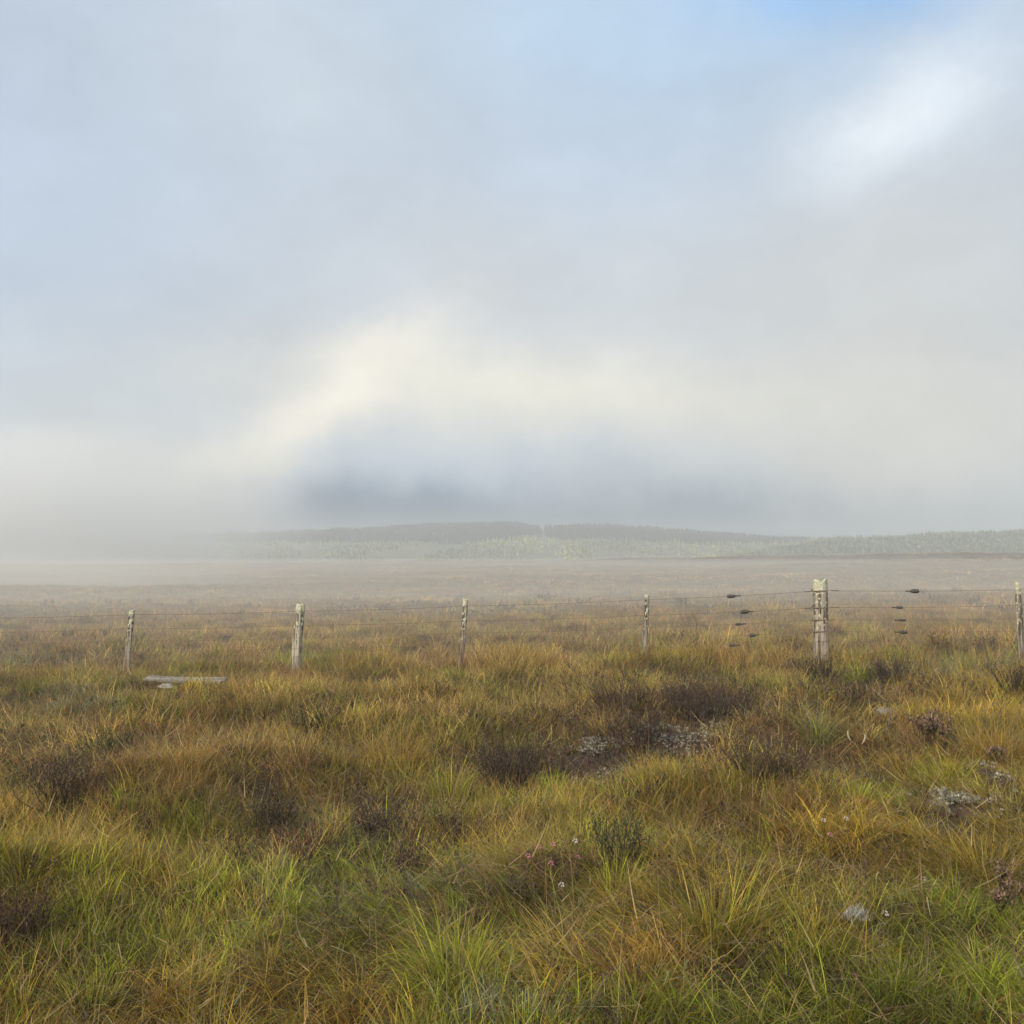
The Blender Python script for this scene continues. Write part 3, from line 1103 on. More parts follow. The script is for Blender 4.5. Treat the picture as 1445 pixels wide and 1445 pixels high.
# ------------------------------------------------------------------ countable plants
TUSSOCKS = [  # px, base py, radius px, height px, kind, kind2, label
    (648, 1392, 78, 105, 'green', 'vivid', "biggest lush green tussock with long arching blades, low in the middle of the moor"),
    (562, 1080, 62, 52, 'gold', 'rust', "shaggy orange gold tussock spilling to the left of the bare lichen ground"),
    (861, 1064, 20, 22, 'vivid', 'vivid', "small vivid green tuft standing in the pale lichen patch"),
    (945, 1112, 48, 44, 'gold', 'olive', "round golden tussock just below the middle lichen patches"),
    (859, 1036, 36, 36, 'rust', 'straw', "red brown tussock right above the small vivid green tuft"),
    (854, 950, 26, 44, 'vivid', 'straw', "tall yellow green tussock in front of the fence, left of the thinnest post"),
    (1211, 962, 26, 34, 'vivid', 'green', "bright lime green tuft to the lower right of the thick forked post"),
    (1351, 1000, 44, 42, 'gold', 'straw', "amber tussock between the grey green hollow and the dead shrub"),
    (1408, 1078, 62, 66, 'gold', 'rust', "large orange tussock combed over to the left at the right edge"),
    (1277, 1090, 38, 42, 'gold', 'rust', "deep gold tussock at the foot of the dead leafy shrub"),
    (1330, 1104, 34, 46, 'vivid', 'gold', "upright lime yellow tussock above the right-hand lichen patch"),
    (1256, 1136, 30, 30, 'vivid', 'green', "cushion-shaped green tuft left of the right-hand lichen patch"),
    (1390, 1240, 60, 70, 'gold', 'olive', "tall golden tussock below the right-hand lichen patch"),
    (1012, 1322, 74, 104, 'gold', 'green', "tall tawny tussock with stiff upright green blades right of the middle"),
    (289, 1180, 50, 46, 'vivid', 'green', "fresh green tussock left of the two dark heather bushes"),
    (42, 1240, 56, 64, 'gold', 'olive', "orange yellow tussock at the left edge"),
    (106, 1282, 50, 56, 'vivid', 'olive', "yellow green tussock right below the orange one at the left edge"),
    (240, 1346, 56, 60, 'green', 'vivid', "dense green tussock in the lower left"),
    (636, 1136, 40, 62, 'olive', 'vivid', "slender olive tussock of upright blades below the shaggy orange gold one"),
    (262, 1090, 60, 50, 'rust', 'gold', "broad rusty mound of grass left of the shaggy orange gold tussock"),
    (125, 1432, 60, 60, 'green', 'olive', "dark green tussock in the bottom left corner"),
    (866, 1268, 52, 62, 'vivid', 'green', "bright green tussock under the twiggy dark sprigs, right of the pink heath flowers"),
    (500, 1432, 52, 60, 'rust', 'gold', "ginger tussock left of the biggest green one"),
    (905, 1395, 60, 60, 'rust', 'gold', "flattened russet tussock right of the biggest green one"),
    (1392, 1392, 60, 60, 'green', 'vivid', "leafy green tussock in the lower right corner"),
    (1105, 984, 34, 40, 'vivid', 'olive', "yellow green tussock below the thick forked post, beside purple heather"),
    (1154, 1046, 26, 54, 'grey', 'vivid', "tall pale green tussock below the dark heather bush near the thick post"),
]


def tussock(px, py, rpx, hpx, k1, k2, label):
    c = hit(px, py)
    s = c.y / F
    r, h = rpx * s * 1.1, hpx * s * 1.1
    n = int(np.clip(800 * (r / 0.25), 260, 1100))
    g = Geo()
    a = rng.uniform(0, 6.283, n)
    rr = r * 0.55 * np.sqrt(rng.random(n)) * (0.75 + 0.5 * vnoise(np.cos(a) * 1.5 + px, np.sin(a) * 1.5 + py, 6))
    root = np.stack([np.cos(a) * rr, np.sin(a) * rr, np.full(n, -0.03)], -1)
    root[:, 2] += terrain(root[:, 0] + c.x, root[:, 1] + c.y) - c.z
    a = a + rng.normal(0, 0.5, n)
    le = (rr / (r * 0.55)) * rng.uniform(0.15, 0.75, n) + rng.uniform(0, 0.2, n)
    ln = h * rng.uniform(0.35, 1.3, n)
    cu = rng.uniform(0.1, 1.5, n) + (rng.random(n) < 0.35) * rng.uniform(0.3, 1.3, n)
    sw = rng.random((n, 1)) < 0.4
    v = np.clip(rng.lognormal(-0.18, 0.42, (n, 1)), 0.3, 2.0)
    i1, i2 = KEYS.index(k1), KEYS.index(k2)
    cb = np.where(sw, PB[i2], PB[i1]) * v
    ct = np.where(sw, PT[i2], PT[i1]) * v
    dd = rng.random(n) < 0.14
    ct[dd] = np.array([0.36, 0.26, 0.12]) * v[dd]
    cb[dd] = np.array([0.22, 0.15, 0.07]) * v[dd]
    gg = rng.random(n) < 0.16
    ct[gg] = PT[KEYS.index('olive')] * v[gg]
    cb[gg] = PB[KEYS.index('olive')] * v[gg]
    w = np.full(n, max(0.0031, 0.55 * s)) * rng.uniform(0.6, 1.4, n)
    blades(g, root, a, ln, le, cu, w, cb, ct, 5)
    o = link("grass_tussock", g.mesh("grass_tussock"), M_GRASS)
    o.location = c
    tag(o, label, "tussock", "grass tussocks on the moor")
    return o


for tdef in TUSSOCKS:
    tussock(*tdef)

DARK = (0.046, 0.034, 0.027)
PURP = (0.075, 0.050, 0.046)
GREEN = (0.055, 0.060, 0.028)
BROWN = (0.082, 0.054, 0.036)
HEATHERS = [  # px, base py, radius px, height px, colour, tip, label
    (1154, 966, 24, 30, DARK, None, "dark heather bush under the thick forked post"),
    (1260, 968, 26, 34, PURP, None, "brownish heather bush left of the grey green hollow"),
    (1008, 1018, 52, 44, PURP, None, "widest purple brown heather bush, above the lichen ground"),
    (1440, 985, 26, 44, DARK, None, "dark heather bush cut by the right edge"),
    (1390, 925, 16, 20, DARK, None, "small dark heather bush left of the last fence post"),
    (360, 1140, 24, 32, DARK, None, "upper one of two dark heather bushes right of the fresh green tussock"),
    (384, 1178, 28, 34, DARK, None, "lower one of two dark heather bushes right of the fresh green tussock"),
    (540, 1192, 36, 44, DARK, (0.10, 0.08, 0.08), "blackish heather bush below the shaggy orange gold tussock"),
    (436, 1032, 24, 20, GREEN, None, "low dark green heather bush below the plain stretch left of centre"),
    (155, 1072, 26, 32, GREEN, None, "dark green heather bush left of the rusty mound"),
    (874, 1000, 34, 26, BROWN, None, "low brown heather bush above the red brown tussock"),
    (905, 1052, 34, 28, DARK, None, "dark heather bush right of the small vivid green tuft"),
    (720, 1108, 44, 46, DARK, None, "dark heather bush at the left end of the lichen ground"),
    (424, 1228, 36, 34, (0.12, 0.035, 0.03), (0.22, 0.07, 0.06), "red leaved heather bush with bare twisted stems"),
    (346, 1232, 30, 30, GREEN, (0.12, 0.04, 0.035), "grey green heather bush left of the red leaved one"),
    (88, 1134, 40, 36, BROWN, None, "brown heather bush above the yellow grass at the left edge"),
    (646, 1196, 20, 34, DARK, (0.22, 0.17, 0.10), "slim heather sprig with tan seed heads right of the blackish bush"),
    (874, 1218, 30, 40, GREEN, None, "twiggy dark sprigs rising behind the bright green tussock"),
    (1080, 1100, 44, 30, BROWN, None, "spreading brown heather between the golden and deep gold tussocks"),
    (580, 1240, 16, 28, DARK, (0.45, 0.22, 0.18), "little heather sprig tipped with faded pink flowers"),
    (30, 1330, 36, 50, (0.09, 0.05, 0.04), None, "reddish brown heather bush low at the left edge"),
]


def heather(px, py, rpx, hpx, col, tip, label):
    c = hit(px, py)
    s = c.y / F
    r, h = rpx * s * 1.1, hpx * s * 0.95 + 0.13
    st = int(np.clip(80 * r / 0.2, 36, 150))
    gs, gl = Geo(), Geo()
    lean = min(1.25, math.atan2(r, h) * 1.25)
    heather_geo(gs, gl, (0, 0, 0), 0.5 * (h + max(h, r * 0.8)), r, st, 42, max(0.014, 2.0 * s), col, lean=lean, tip=tip)
    o = thing("heather_bush", label, "heather", c, "heather bushes on the moor")
    link("stem", gs.mesh("stem"), M_DULL, o)
    link("foliage", gl.mesh("foliage"), M_HEATH, o)


for hdef in HEATHERS:
    heather(*hdef)


def dead_shrub(px, py, hpx, wpx, label, n=9, seedheads=True, sd=1, colr=(0.045, 0.032, 0.026), thick=1.0):
    c = hit(px, py)
    s = c.y / F
    h, w = hpx * s, wpx * s
    r2 = random.Random(sd)
    gs, gl = Geo(), Geo()

    def branch(p, d, ln, rad, depth):
        pts = [p]
        k = 5
        dd = Vector(d)
        for q in range(k):
            dd = (dd + Vector((r2.uniform(-.35, .35), r2.uniform(-.35, .35), r2.uniform(-.1, .3)))).normalized()
            p = p + dd * (ln / k)
            pts.append(p)
        tube(gs, [tuple(q) for q in pts], np.linspace(rad, rad * 0.45, k + 1), colr, 5)
        if depth > 0:
            for q in range(3):
                b = pts[r2.randint(2, k)]
                branch(b, (dd + Vector((r2.uniform(-.9, .9), r2.uniform(-.9, .9), r2.uniform(0, .6)))).normalized(), ln * 0.5, rad * 0.55, depth - 1)
        elif seedheads:
            m = 14
            b = np.repeat(np.array([tuple(pts[-1])]), m, 0) + rng.normal(0, 0.012 * h / 0.3, (m, 3))
            cc = np.array([0.13, 0.085, 0.06]) * rng.uniform(0.5, 2.2, (m, 1))
            blades(gl, b, rng.uniform(0, 6.28, m), np.full(m, 0.028 * h / 0.3) * rng.uniform(0.5, 1.4, m), rng.uniform(0, 1.6, m), rng.uniform(-.5, .5, m),
                   np.full(m, 0.011 * h / 0.3), cc, cc * 1.3, 2)

    for q in range(n):
        branch(Vector((r2.uniform(-.1, .1) * w, r2.uniform(-.1, .1) * w, -0.02)), Vector((r2.uniform(-1, 1) * w / h * 0.8, r2.uniform(-1, 1) * w / h * 0.8, 1)).normalized(),
               h * r2.uniform(0.5, 0.75), 0.0055 * thick, 2)
    o = thing("dead_shrub", label, "dead shrub", c, "dead shrubs on the moor")
    link("stem", gs.mesh("stem"), M_DULL, o)
    if seedheads:
        link("seed_head", gl.mesh("seed_head"), M_DULL, o)


dead_shrub(1322, 1062, 62, 52, "dead leafy shrub on dark twisted stems at the right, below the amber tussock", 7, True, 3)
dead_shrub(1424, 1092, 52, 26, "single dark sprig with pale seed heads in front of the large orange tussock", 2, True, 8, thick=1.3)
dead_shrub(1250, 1040, 46, 16, "thin bare sprig left of the dead leafy shrub", 2, False, 12, colr=(0.16, 0.14, 0.12))
dead_shrub(1406, 1300, 74, 30, "dark wispy seed head on a crooked black stem near the right edge", 3, True, 23, thick=1.2)
dead_shrub(425, 1268, 44, 36, "crooked bare stems below the red leaved heather", 5, False, 31)


# lichen patches
def lichen_patch(px, py, rx, ry, n, label, sd, hum=0.04):
    c = hit(px, py)
    p1 = hit(px + rx, py)
    p2 = hit(px, py - ry)
    wx, wy = abs(p1.x - c.x), max(0.2, abs(p2.y - c.y))
    g = Geo()
    r2 = np.random.default_rng(sd)
    u = r2.normal(0, 0.8, (int(n * 3.2), 2))
    x, y = u[:, 0] * wx, u[:, 1] * wy
    m = fbm((x + c.x) * 5, (y + c.y) * 6.5, 61, 2)
    kp = m > 0.52
    x, y = x[kp], y[kp]
    z = terrain(x + c.x, y + c.y) - c.z
    hump = 0.02 + hum
    z = z + hump * np.clip(1 - (x / (1.5 * wx)) ** 2 - (y / (1.5 * wy)) ** 2, 0, 1) + 0.02
    for a, b, d in zip(x, y, z):
        k = 12
        s = r2.uniform(0.005, 0.015)
        base = np.repeat([[a, b, d + r2.uniform(0, 0.03)]], k, 0) + r2.normal(0, s * 0.5, (k, 3)) * np.array([1, 1, 0.4])
        cc = np.array([0.42, 0.385, 0.31]) * r2.uniform(0.25, 1.35) * r2.uniform(0.6, 1.25, (k, 1))
        blades(g, base, r2.uniform(0, 6.28, k), s * r2.uniform(0.7, 1.6, k), r2.uniform(0.3, 1.5, k), r2.uniform(-.4, .8, k), s * r2.uniform(0.3, 0.7, k), cc, cc, 2)
    o = thing("lichen_patch", label, "lichen", c, "pale lichen patches on bare peat")
    link("lichen", g.mesh("lichen"), M_DULL, o)["kind"] = "stuff"
    # the bare peat hump it grows on
    na, nr = 40, 10
    ang = np.linspace(0, 2 * np.pi, na, endpoint=False)
    wob = 1 + 0.35 * (vnoise(np.cos(ang) * 1.6 + sd * 3, np.sin(ang) * 1.6, 8) - 0.5) * 2
    V = [[0, 0, 0]]
    for k in range(1, nr + 1):
        q = k / nr * 1.5
        for j in range(na):
            V.append([math.cos(ang[j]) * wx * q * wob[j], math.sin(ang[j]) * wy * q * wob[j], 0])
    V = np.array(V, float)
    V[:, 2] = terrain(V[:, 0] + c.x, V[:, 1] + c.y) - c.z + 0.006
    V[:, 2] += np.repeat(np.concatenate([[1.0], 1 - (np.arange(1, nr + 1) / nr) ** 2 * 1.6]), [1] + [na] * nr) * hump
    V[:, 2] += 0.02 * (fbm((V[:, 0] + c.x) * 14, (V[:, 1] + c.y) * 14, 19, 3) - 0.5)
    tri = np.array([(0, 1 + j, 1 + (j + 1) % na) for j in range(na)])
    qd = np.array([(1 + k * na + j, 1 + (k + 1) * na + j, 1 + (k + 1) * na + (j + 1) % na, 1 + k * na + (j + 1) % na) for k in range(nr - 1) for j in range(na)])
    link("peat", mesh_np("peat", V, [qd, tri], smooth=True), M_PEAT, o)


M_PEAT = simple_mat("bare_peat", (0.028, 0.018, 0.014), 0.95, 0, (0.075, 0.042, 0.030), 22)
lichen_patch(842, 1086, 52, 18, 330, "chalky white lichen crust on bare dark peat below the small vivid green tuft", 1)
lichen_patch(948, 1054, 50, 12, 210, "scattered grey white lichen on bare peat right of the small vivid green tuft", 2)
lichen_patch(1345, 1144, 46, 16, 260, "white lichen specks on a reddish peat hump at the right", 3, 0.03)
lichen_patch(1002, 1026, 24, 9, 90, "small grey lichen patch under the widest purple brown heather", 4)
lichen_patch(1400, 1106, 22, 6, 60, "thin white lichen streak behind the peat hump at the right", 5)


# fluffy white tuft and flowers
def fluff(px, py, rpx, label):
    c = hit(px, py)
    s = c.y / F
    r = rpx * s
    n = 420
    g = Geo()
    d = rng.normal(0, 1, (n, 3))
    d /= np.linalg.norm(d, axis=1)[:, None]
    azz = np.arctan2(d[:, 1], d[:, 0])
    th = np.arccos(d[:, 2])
    base = rng.normal(0, r * 0.38, (n, 3)) * np.array([1.4, 0.8, 0.6]) + np.array([0, 0, 0.12])
    cc = np.array([0.50, 0.48, 0.46]) * rng.uniform(0.4, 1.2, (n, 1))
    blades(g, base, azz, r * rng.uniform(0.2, 0.65, n), th, rng.normal(0, 1.6, n), np.full(n, 0.0014), cc, cc, 4)
    o = link("seed_fluff", g.mesh("seed_fluff"), M_DULL)
    o.location = c
    tag(o, label, "seed fluff")


fluff(1210, 1338, 17, "white fluffy tuft caught in the grass low at the right")
fluff(1247, 1024, 9, "wisp of pale fluff on the thin bare sprig above the two white curled leaves")


def heath_flower(px, py, col, label, hpx=30):
    c = hit(px, py + hpx)
    s = c.y / F
    h = hpx * s
    o = thing("heath_flower", label, "flower", c, "small heath flowers in the grass")
    gs, gf = Geo(), Geo()
    b = random.uniform(-0.05, 0.05)
    pts = np.array([[b * t * t, 0.3 * b * t, h * t] for t in np.linspace(-0.1, 1, 6)])
    tube(gs, pts, np.linspace(0.0022, 0.0014, 6), (0.13, 0.10, 0.05), 5)
    top = pts[-1]
    r = 0.0065
    for q in range(7):                                   # a drooping cluster of little bells
        a = q * 2.4
        cen = top + np.array([math.cos(a) * r * (0.5 + 0.1 * q), math.sin(a) * r * (0.5 + 0.1 * q), -0.004 * (q % 3) + 0.004])
        dirv = np.array([math.cos(a) * 0.6, math.sin(a) * 0.6, -0.6])
        pp = np.array([cen + dirv * r * 1.7 * t for t in (0, 0.3, 0.7, 1.0)])
        tube(gf, pp, np.array([0.2, 0.8, 0.9, 0.5]) * r * 0.62, np.array(col) * random.uniform(0.8, 1.1), 6)
    link("stem", gs.mesh("stem"), M_DULL, o)
    link("flower_head", gf.mesh("flower_head"), M_GRASS, o)


PINK, WHITE = (0.62, 0.25, 0.30), (0.70, 0.62, 0.58)
for d in [
    (782, 1191, PINK, "brightest pink heath flower of the loose cluster in the middle"),
    (775, 1193, PINK, "pink heath flower touching the brightest one on its left"),
    (764, 1219, PINK, "pink heath flower beside a pale straw in the loose cluster"),
    (744, 1208, PINK, "pink heath flower farthest left in the loose cluster"),
    (801, 1188, WHITE, "whitish heath flower right of the brightest pink one"),
    (813, 1211, PINK, "faded pink heath flower farthest right in the loose cluster"),
    (798, 1248, WHITE, "white heath flower lowest in the loose cluster"),
    (1161, 1158, WHITE, "cream heath flower left of its twin above the tawny tussock"),
    (1186, 1156, WHITE, "cream heath flower right of its twin above the tawny tussock"),
    (1172, 1178, PINK, "pink heath flower below the two cream ones"),
    (1236, 1290, WHITE, "white heath flower just above the white fluffy tuft"),
    (1308, 1240, (0.55, 0.42, 0.45), "dusty pink heath flower left of the dark wispy seed head"),
]:
    heath_flower(*d)


def curled_leaf(px, py, hpx, bend, label):
    c = hit(px, py)
    s = c.y / F
    t = np.linspace(0, 1, 9)
    h = hpx * s
    pts = np.stack([bend * h * np.sin(t * 2.4), 0.1 * h * t, h * t + 0.05], -1)
    g = Geo()
    tube(g, pts, 0.006 * np.sin(np.pi * np.clip(t * 0.9 + 0.08, 0, 1)) + 0.001, (0.44, 0.39, 0.29), 6)
    o = link("dead_leaf", g.mesh("dead_leaf"), M_DULL)
    o.location = c
    tag(o, label, "dead leaf", "white curled dead leaves")


curled_leaf(1201, 1056, 16, -0.25, "white curled dead leaf, the left and straighter of two")
curled_leaf(1216, 1060, 15, 0.35, "white curled dead leaf, the right and more hooked of two")

# ------------------------------------------------------------------ weathered plank
pc = hit(205, 972)
YP = pc.y
A, B = at(204, 961.5, YP), at(316, 964, YP + 0.1)


def plank():
    L_ = (B - A).length
    bm = bmesh.new()
    nx = 24
    rows = []
    r2 = random.Random(4)
    w, th = 0.15, 0.03
    for k in range(nx + 1):
        x = L_ * k / nx
        e = r2.uniform(-.004, .004)
        sag = -0.012 * math.sin(math.pi * k / nx)
        ring = []
        for (yy_, zz_) in ((0, 0.004), (0.006, 0), (w - 0.006, 0), (w, 0.004), (w, th - 0.006), (w - 0.008, th), (0.008, th), (0, th - 0.006)):
            cut = (0.02 * yy_ / w if k in (0, nx) else 0)
            ring.append(bm.verts.new((x + cut + (r2.uniform(-.006, .006) if k in (0, nx) else 0), yy_ + e, zz_ + sag + r2.uniform(-.0015, .0015))))
        rows.append(ring)
    for a, b in zip(rows, rows[1:]):
        for j in range(8):
            bm.faces.new((a[j], a[(j + 1) % 8], b[(j + 1) % 8], b[j]))
    bm.faces.new(rows[0][::-1])
    bm.faces.new(rows[-1])
    bmesh.ops.recalc_face_normals(bm, faces=bm.faces)
    me = bpy.data.meshes.new("weathered_plank")
    bm.to_mesh(me)
    bm.free()
    return me


M_PLANK = simple_mat("bleached_wood", (0.15, 0.125, 0.10), 0.85, 0, (0.30, 0.26, 0.21), 26, (0.09, 1, 1))
pl = link("weathered_plank", plank(), M_PLANK)
pl.location = A
d = B - A
pl.rotation_euler = (R(9), -math.atan2(d.z, d.x), math.atan2(d.y, d.x))
tag(pl, "bleached grey plank lying across the grass by the left fence post", "plank")

# a lump of white quartz below the plank's left end
bm = bmesh.new()
bmesh.ops.create_icosphere(bm, subdivisions=3, radius=1)
for v in bm.verts:
    p = v.co.copy()
    s = 1 + 0.55 * (float(fbm(p.x * 1.3 + 4, p.y * 1.3 + p.z * 1.7 + 8, 5, 3)) - 0.5) * 2
    v.co = Vector((p.x * 0.09 * s, p.y * 0.06 * s, p.z * 0.03 * s))
me = bpy.data.meshes.new("stone")
bm.to_mesh(me)
bm.free()
st = link("stone", me, simple_mat("pale_stone", (0.24, 0.22, 0.20), 0.8, 0, (0.42, 0.40, 0.37), 18))
st.location = at(234, 968.5, YP - 0.05)
tag(st, "flat pale stone under the left end of the bleached plank", "stone")

# ------------------------------------------------------------------ fence
YF = 12.5
fence = thing("wire_fence", "old post and wire fence with five rusty strands crossing the moor", "fence", at(723, 905, YF))
FL = Vector(fence.location)


def post_mesh(h, r, sd, groove=0.25, ngroove=3, top='slant', flat=0.8, notch=0.0, lean=(0, 0), sides=20, twist=0.0):
    """weathered split post from below ground (-0.45) to h, foot at the origin"""
    r2 = np.random.default_rng(sd)
    rings = 34
    zs = np.concatenate([np.linspace(-0.45, h * 0.85, rings - 10), np.linspace(h * 0.87, h, 10)])
    ang = np.linspace(0, 2 * np.pi, sides, endpoint=False)
    gph = r2.uniform(0, 6.28, 3)
    V = []
    for k, z in enumerate(zs):
        t = max(0, z / h)
        rr = r * (1.06 - 0.10 * t)
        g = np.zeros(sides)
        for q in range(ngroove):
            c0 = gph[q % 3] + q * 2.1 + 0.35 * math.sin(z * 3 + q) + twist * t
            dd = np.angle(np.exp(1j * (ang - c0)))
            g += np.exp(-(dd / 0.22) ** 2) * (0.75 + 0.25 * math.sin(z * 9 + q * 2))
        rad = rr * (1 - groove * np.clip(g, 0, 1.2)) * (1 + 0.05 * (vnoise(ang * 2, np.full(sides, z * 6 + sd), sd) - 0.5) * 2)
        rad *= 1 + 0.10 * (vnoise(np.cos(ang) * 1.2 + 7, np.sin(ang) * 1.2 + z * 2.2, sd + 3) - 0.5) * 2
        x = np.cos(ang) * rad + lean[0] * z + 0.008 * math.sin(z * 4.1 + sd)
        y = np.sin(ang) * rad * flat + lean[1] * z
        zz = np.full(sides, z)
        if k >= rings - 10:
            f = (k - (rings - 11)) / 10
            cut = (0.35 * np.cos(ang - 0.6 * sd) * r if top == 'slant' else 0.0)
            zz = zz - f * cut
            if notch:
                zz = zz - f * notch * np.exp(-((np.cos(ang) - 0.08) / 0.34) ** 2) + f * 0.03 * np.clip(np.cos(ang), 0, 1)
            zz = zz + f * 0.012 * (r2.random(sides) - 0.5) * 2
            if k == rings - 1:
                x = (x - lean[0] * z) * 0.86 + lean[0] * z
        V.append(np.stack([x, y, zz], -1))
    V = np.concatenate(V)
    n = sides
    fs = [(k * n + j, k * n + (j + 1) % n, (k + 1) * n + (j + 1) % n, (k + 1) * n + j) for k in range(rings - 1) for j in range(n)]
    tc_ = V[-n:].mean(0)
    tc_[2] -= 0.03 + notch * 0.55
    V = np.concatenate([V, tc_[None]])
    tf = np.array([((rings - 1) * n + j, (rings - 1) * n + (j + 1) % n, len(V) - 1) for j in range(n)])
    return mesh_np("wooden_post", V, [np.array(fs), tf])


# px at top, top py, px at foot, half width px, options
POSTS = [
    (-52, 870, -55, 5.0, dict(groove=0.2), 0.90, 0.3, None),
    (186.5, 861, 178, 4.3, dict(groove=0.25), 0.93, 0.55, "thin post leaning right, brown with a pale lichened tip"),
    (424, 852, 417, 6.6, dict(groove=0.5, ngroove=3, top='flat', notch=0.0), 0.88, 0.25, "stout bleached post with deep grooves down its length"),
    (656, 844, 650, 4.0, dict(groove=0.28), 0.90, 0.85, "thin post with a pale top and red brown broken skin"),
    (912, 839, 908, 3.8, dict(groove=0.3), 0.95, 0.35, "thinnest post, whitish and leaning slightly right"),
    (1157, 818, 1157, 10.4, dict(groove=0.42, ngroove=3, top='flat', notch=0.045, flat=0.9), 0.86, 0.45, "thick straining post with a forked top crusted in yellow green lichen"),
    (1437, 821, 1440, 4.4, dict(groove=0.3), 0.87, 0.5, "slim post at the right edge with a pale lichen cap"),
    (1690, 818, 1690, 4.4, dict(groove=0.3), 0.9, 0.5, None),
]
post_x = []
for k, (tpx, tpy_, fpx, hw, opt, lich, rust, lab) in enumerate(POSTS):
    top = at(tpx, tpy_, YF)
    fx = at(fpx, 940, YF).x
    gz_ = tz(fx, YF)
    h = top.z - gz_
    lean = ((top.x - fx) / h, 0.0)
    me = post_mesh(h, hw * YF / F, 40 + k * 7, lean=lean, **opt)
    base = ((0.07, 0.055, 0.042), (0.34, 0.29, 0.23)) if k != 2 else ((0.12, 0.10, 0.075), (0.46, 0.41, 0.32))
    o = link("wooden_post", me, wood_mat("weathered_wood_%d" % k, h, lich, rust, base), fence)
    o.location = Vector((fx, YF, gz_)) - FL
    if lab:
        o["label"] = lab
    post_x.append((fx, gz_, h, lean[0], hw * YF / F))

# wire heights (photo y) at each post
WY = {
    0: [872, 892, 909, 924, 936], 1: [867, 887, 904, 919, 931], 2: [862, 882, 899, 914, 926], 3: [855, 876, 893, 908, 920],
    4: [846, 868, 885, 901, 913], 5: [833, 856.5, 873.5, 890, 904], 6: [832, 854, 873, 890, 903], 7: [831, 853, 872, 889, 902]}
PX_AT = [p[0] for p in POSTS]


def wire_pts(w):
    pts = []
    for k in range(len(POSTS)):
        p = at(PX_AT[k], WY[k][w], YF)
        fx, gz_, h, ln, r = post_x[k]
        x = fx + ln * (p.z - gz_)
        y = YF - r * 0.9 - 0.004
        pts.append(Vector((x, y, p.z)))
    return pts


def wire_at(w, px):
    pts = wire_pts(w)
    x = at(px, 860, YF).x
    for a, b in zip(pts, pts[1:]):
        if a.x <= x <= b.x:
            t = (x - a.x) / (b.x - a.x)
            p = a.lerp(b, t)
            p.z -= 0.012 * 4 * t * (1 - t)
            return p
    return pts[-1]


for w in range(5):
    pts = wire_pts(w)
    allp = []
    for a, b in zip(pts, pts[1:]):
        for t in np.linspace(0, 1, 14, endpoint=False):
            p = a.lerp(b, t)
            p.z -= 0.012 * 4 * t * (1 - t)
            allp.append(tuple(p - FL))
    allp.append(tuple(pts[-1] - FL))
    g = Geo()
    tube(g, allp, 0.0022 if w < 2 else 0.0019, (1, 1, 1), 6)
    link("wire", g.mesh("wire", smooth=True), M_WIRE, fence)

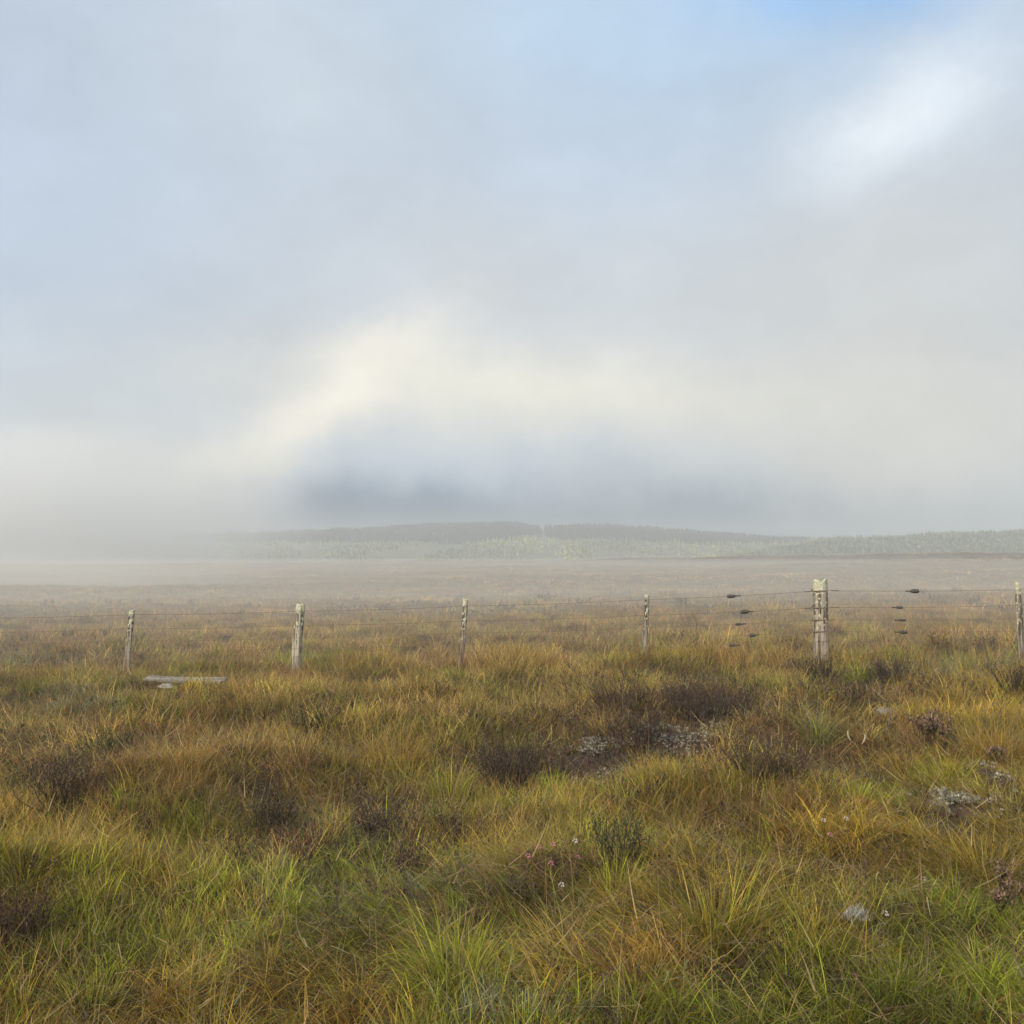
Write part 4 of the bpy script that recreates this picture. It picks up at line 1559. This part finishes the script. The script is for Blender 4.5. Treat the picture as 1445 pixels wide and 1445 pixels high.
# wire wound round the straining post, with thick twisted ends
fx, gz_, h, ln, r = post_x[5]
for w in range(4):
    z = at(1157, WY[5][w], YF).z
    g = Geo()
    ang = np.linspace(0, 2 * np.pi * 2, 50)
    tube(g, np.stack([fx + np.cos(ang) * r * 1.0, YF + np.sin(ang) * r * 0.94, z + 0.006 * ang / 6.28 - 0.006 + 0.012 * np.sin(ang)], -1) - np.array(FL), 0.0042, (1, 1, 1), 6)
    for sgn in (-1, 1):
        a = wire_at(w, 1157 + sgn * 13)
        b = wire_at(w, 1157 + sgn * (24 if w < 2 else 17))
        t = np.linspace(0, 1, 40)[:, None]
        base = np.array(a) * (1 - t) + np.array(b) * t
        for ph in (0, math.pi):
            off = np.stack([0 * t[:, 0], np.cos(t[:, 0] * 30 + ph) * 0.004, np.sin(t[:, 0] * 30 + ph) * 0.004], -1)
            tube(g, base + off - np.array(FL), 0.0034, (1, 1, 1), 5)
    link("wire_knot", g.mesh("wire_knot", smooth=True), M_WIRE, fence)


# egg-shaped insulators in the strands, each with a twisted tail
def insulator_mesh(scale, flip, fat=1.0, tail=True):
    prof = [(-0.056, 0.002), (-0.054, 0.015), (-0.048, 0.022), (-0.030, 0.0255), (-0.010, 0.027), (-0.008, 0.0245), (-0.002, 0.0245), (0.0, 0.027), (0.020, 0.0245),
            (0.038, 0.019), (0.048, 0.012), (0.054, 0.007), (0.056, 0.002)]
    g = Geo()
    pts = np.array([[x * scale * flip, 0, 0] for x, _ in prof])
    n, sides = len(prof), 14
    ang = np.linspace(0, 2 * np.pi, sides, endpoint=False)
    V = np.concatenate([np.stack([np.full(sides, pts[k, 0]), np.cos(ang) * rr * scale * fat, np.sin(ang) * rr * scale * fat], -1) for k, (_, rr) in enumerate(prof)])
    fs = np.array([(k * sides + j, k * sides + (j + 1) % sides, (k + 1) * sides + (j + 1) % sides, (k + 1) * sides + j) for k in range(n - 1) for j in range(sides)])
    g.add(V, fs, (1, 1, 1))
    if tail:
        t = np.linspace(0, 1, 30)
        for ph in (0, math.pi):
            tube(g, np.stack([flip * scale * (0.054 + 0.055 * t), np.cos(t * 20 + ph) * 0.005, np.sin(t * 20 + ph) * 0.005], -1), 0.0036, (1, 1, 1), 5)
    return g.mesh("insulator", smooth=True)


for (w, px, sc, flip, fat) in [(0, 1031, 1.0, 1, 0.85), (1, 1049, 0.95, 1, 1.05), (2, 1041, 0.75, 1, 0.9), (3, 1060, 0.72, 1, 1.15), (4, 1032, 0.8, 1, 0.95),
                               (0, 1288, 1.0, -1, 1.0), (1, 1266, 0.8, -1, 0.8), (2, 1270, 0.8, -1, 0.8), (3, 1271, 0.95, -1, 0.9)]:
    o = link("insulator", insulator_mesh(sc, flip, fat), M_INSUL, fence)
    o.location = wire_at(w, px) - FL
    a = wire_at(w, px - 8)
    b = wire_at(w, px + 8)
    o.rotation_euler = (0, -math.atan2(b.z - a.z, b.x - a.x), 0)
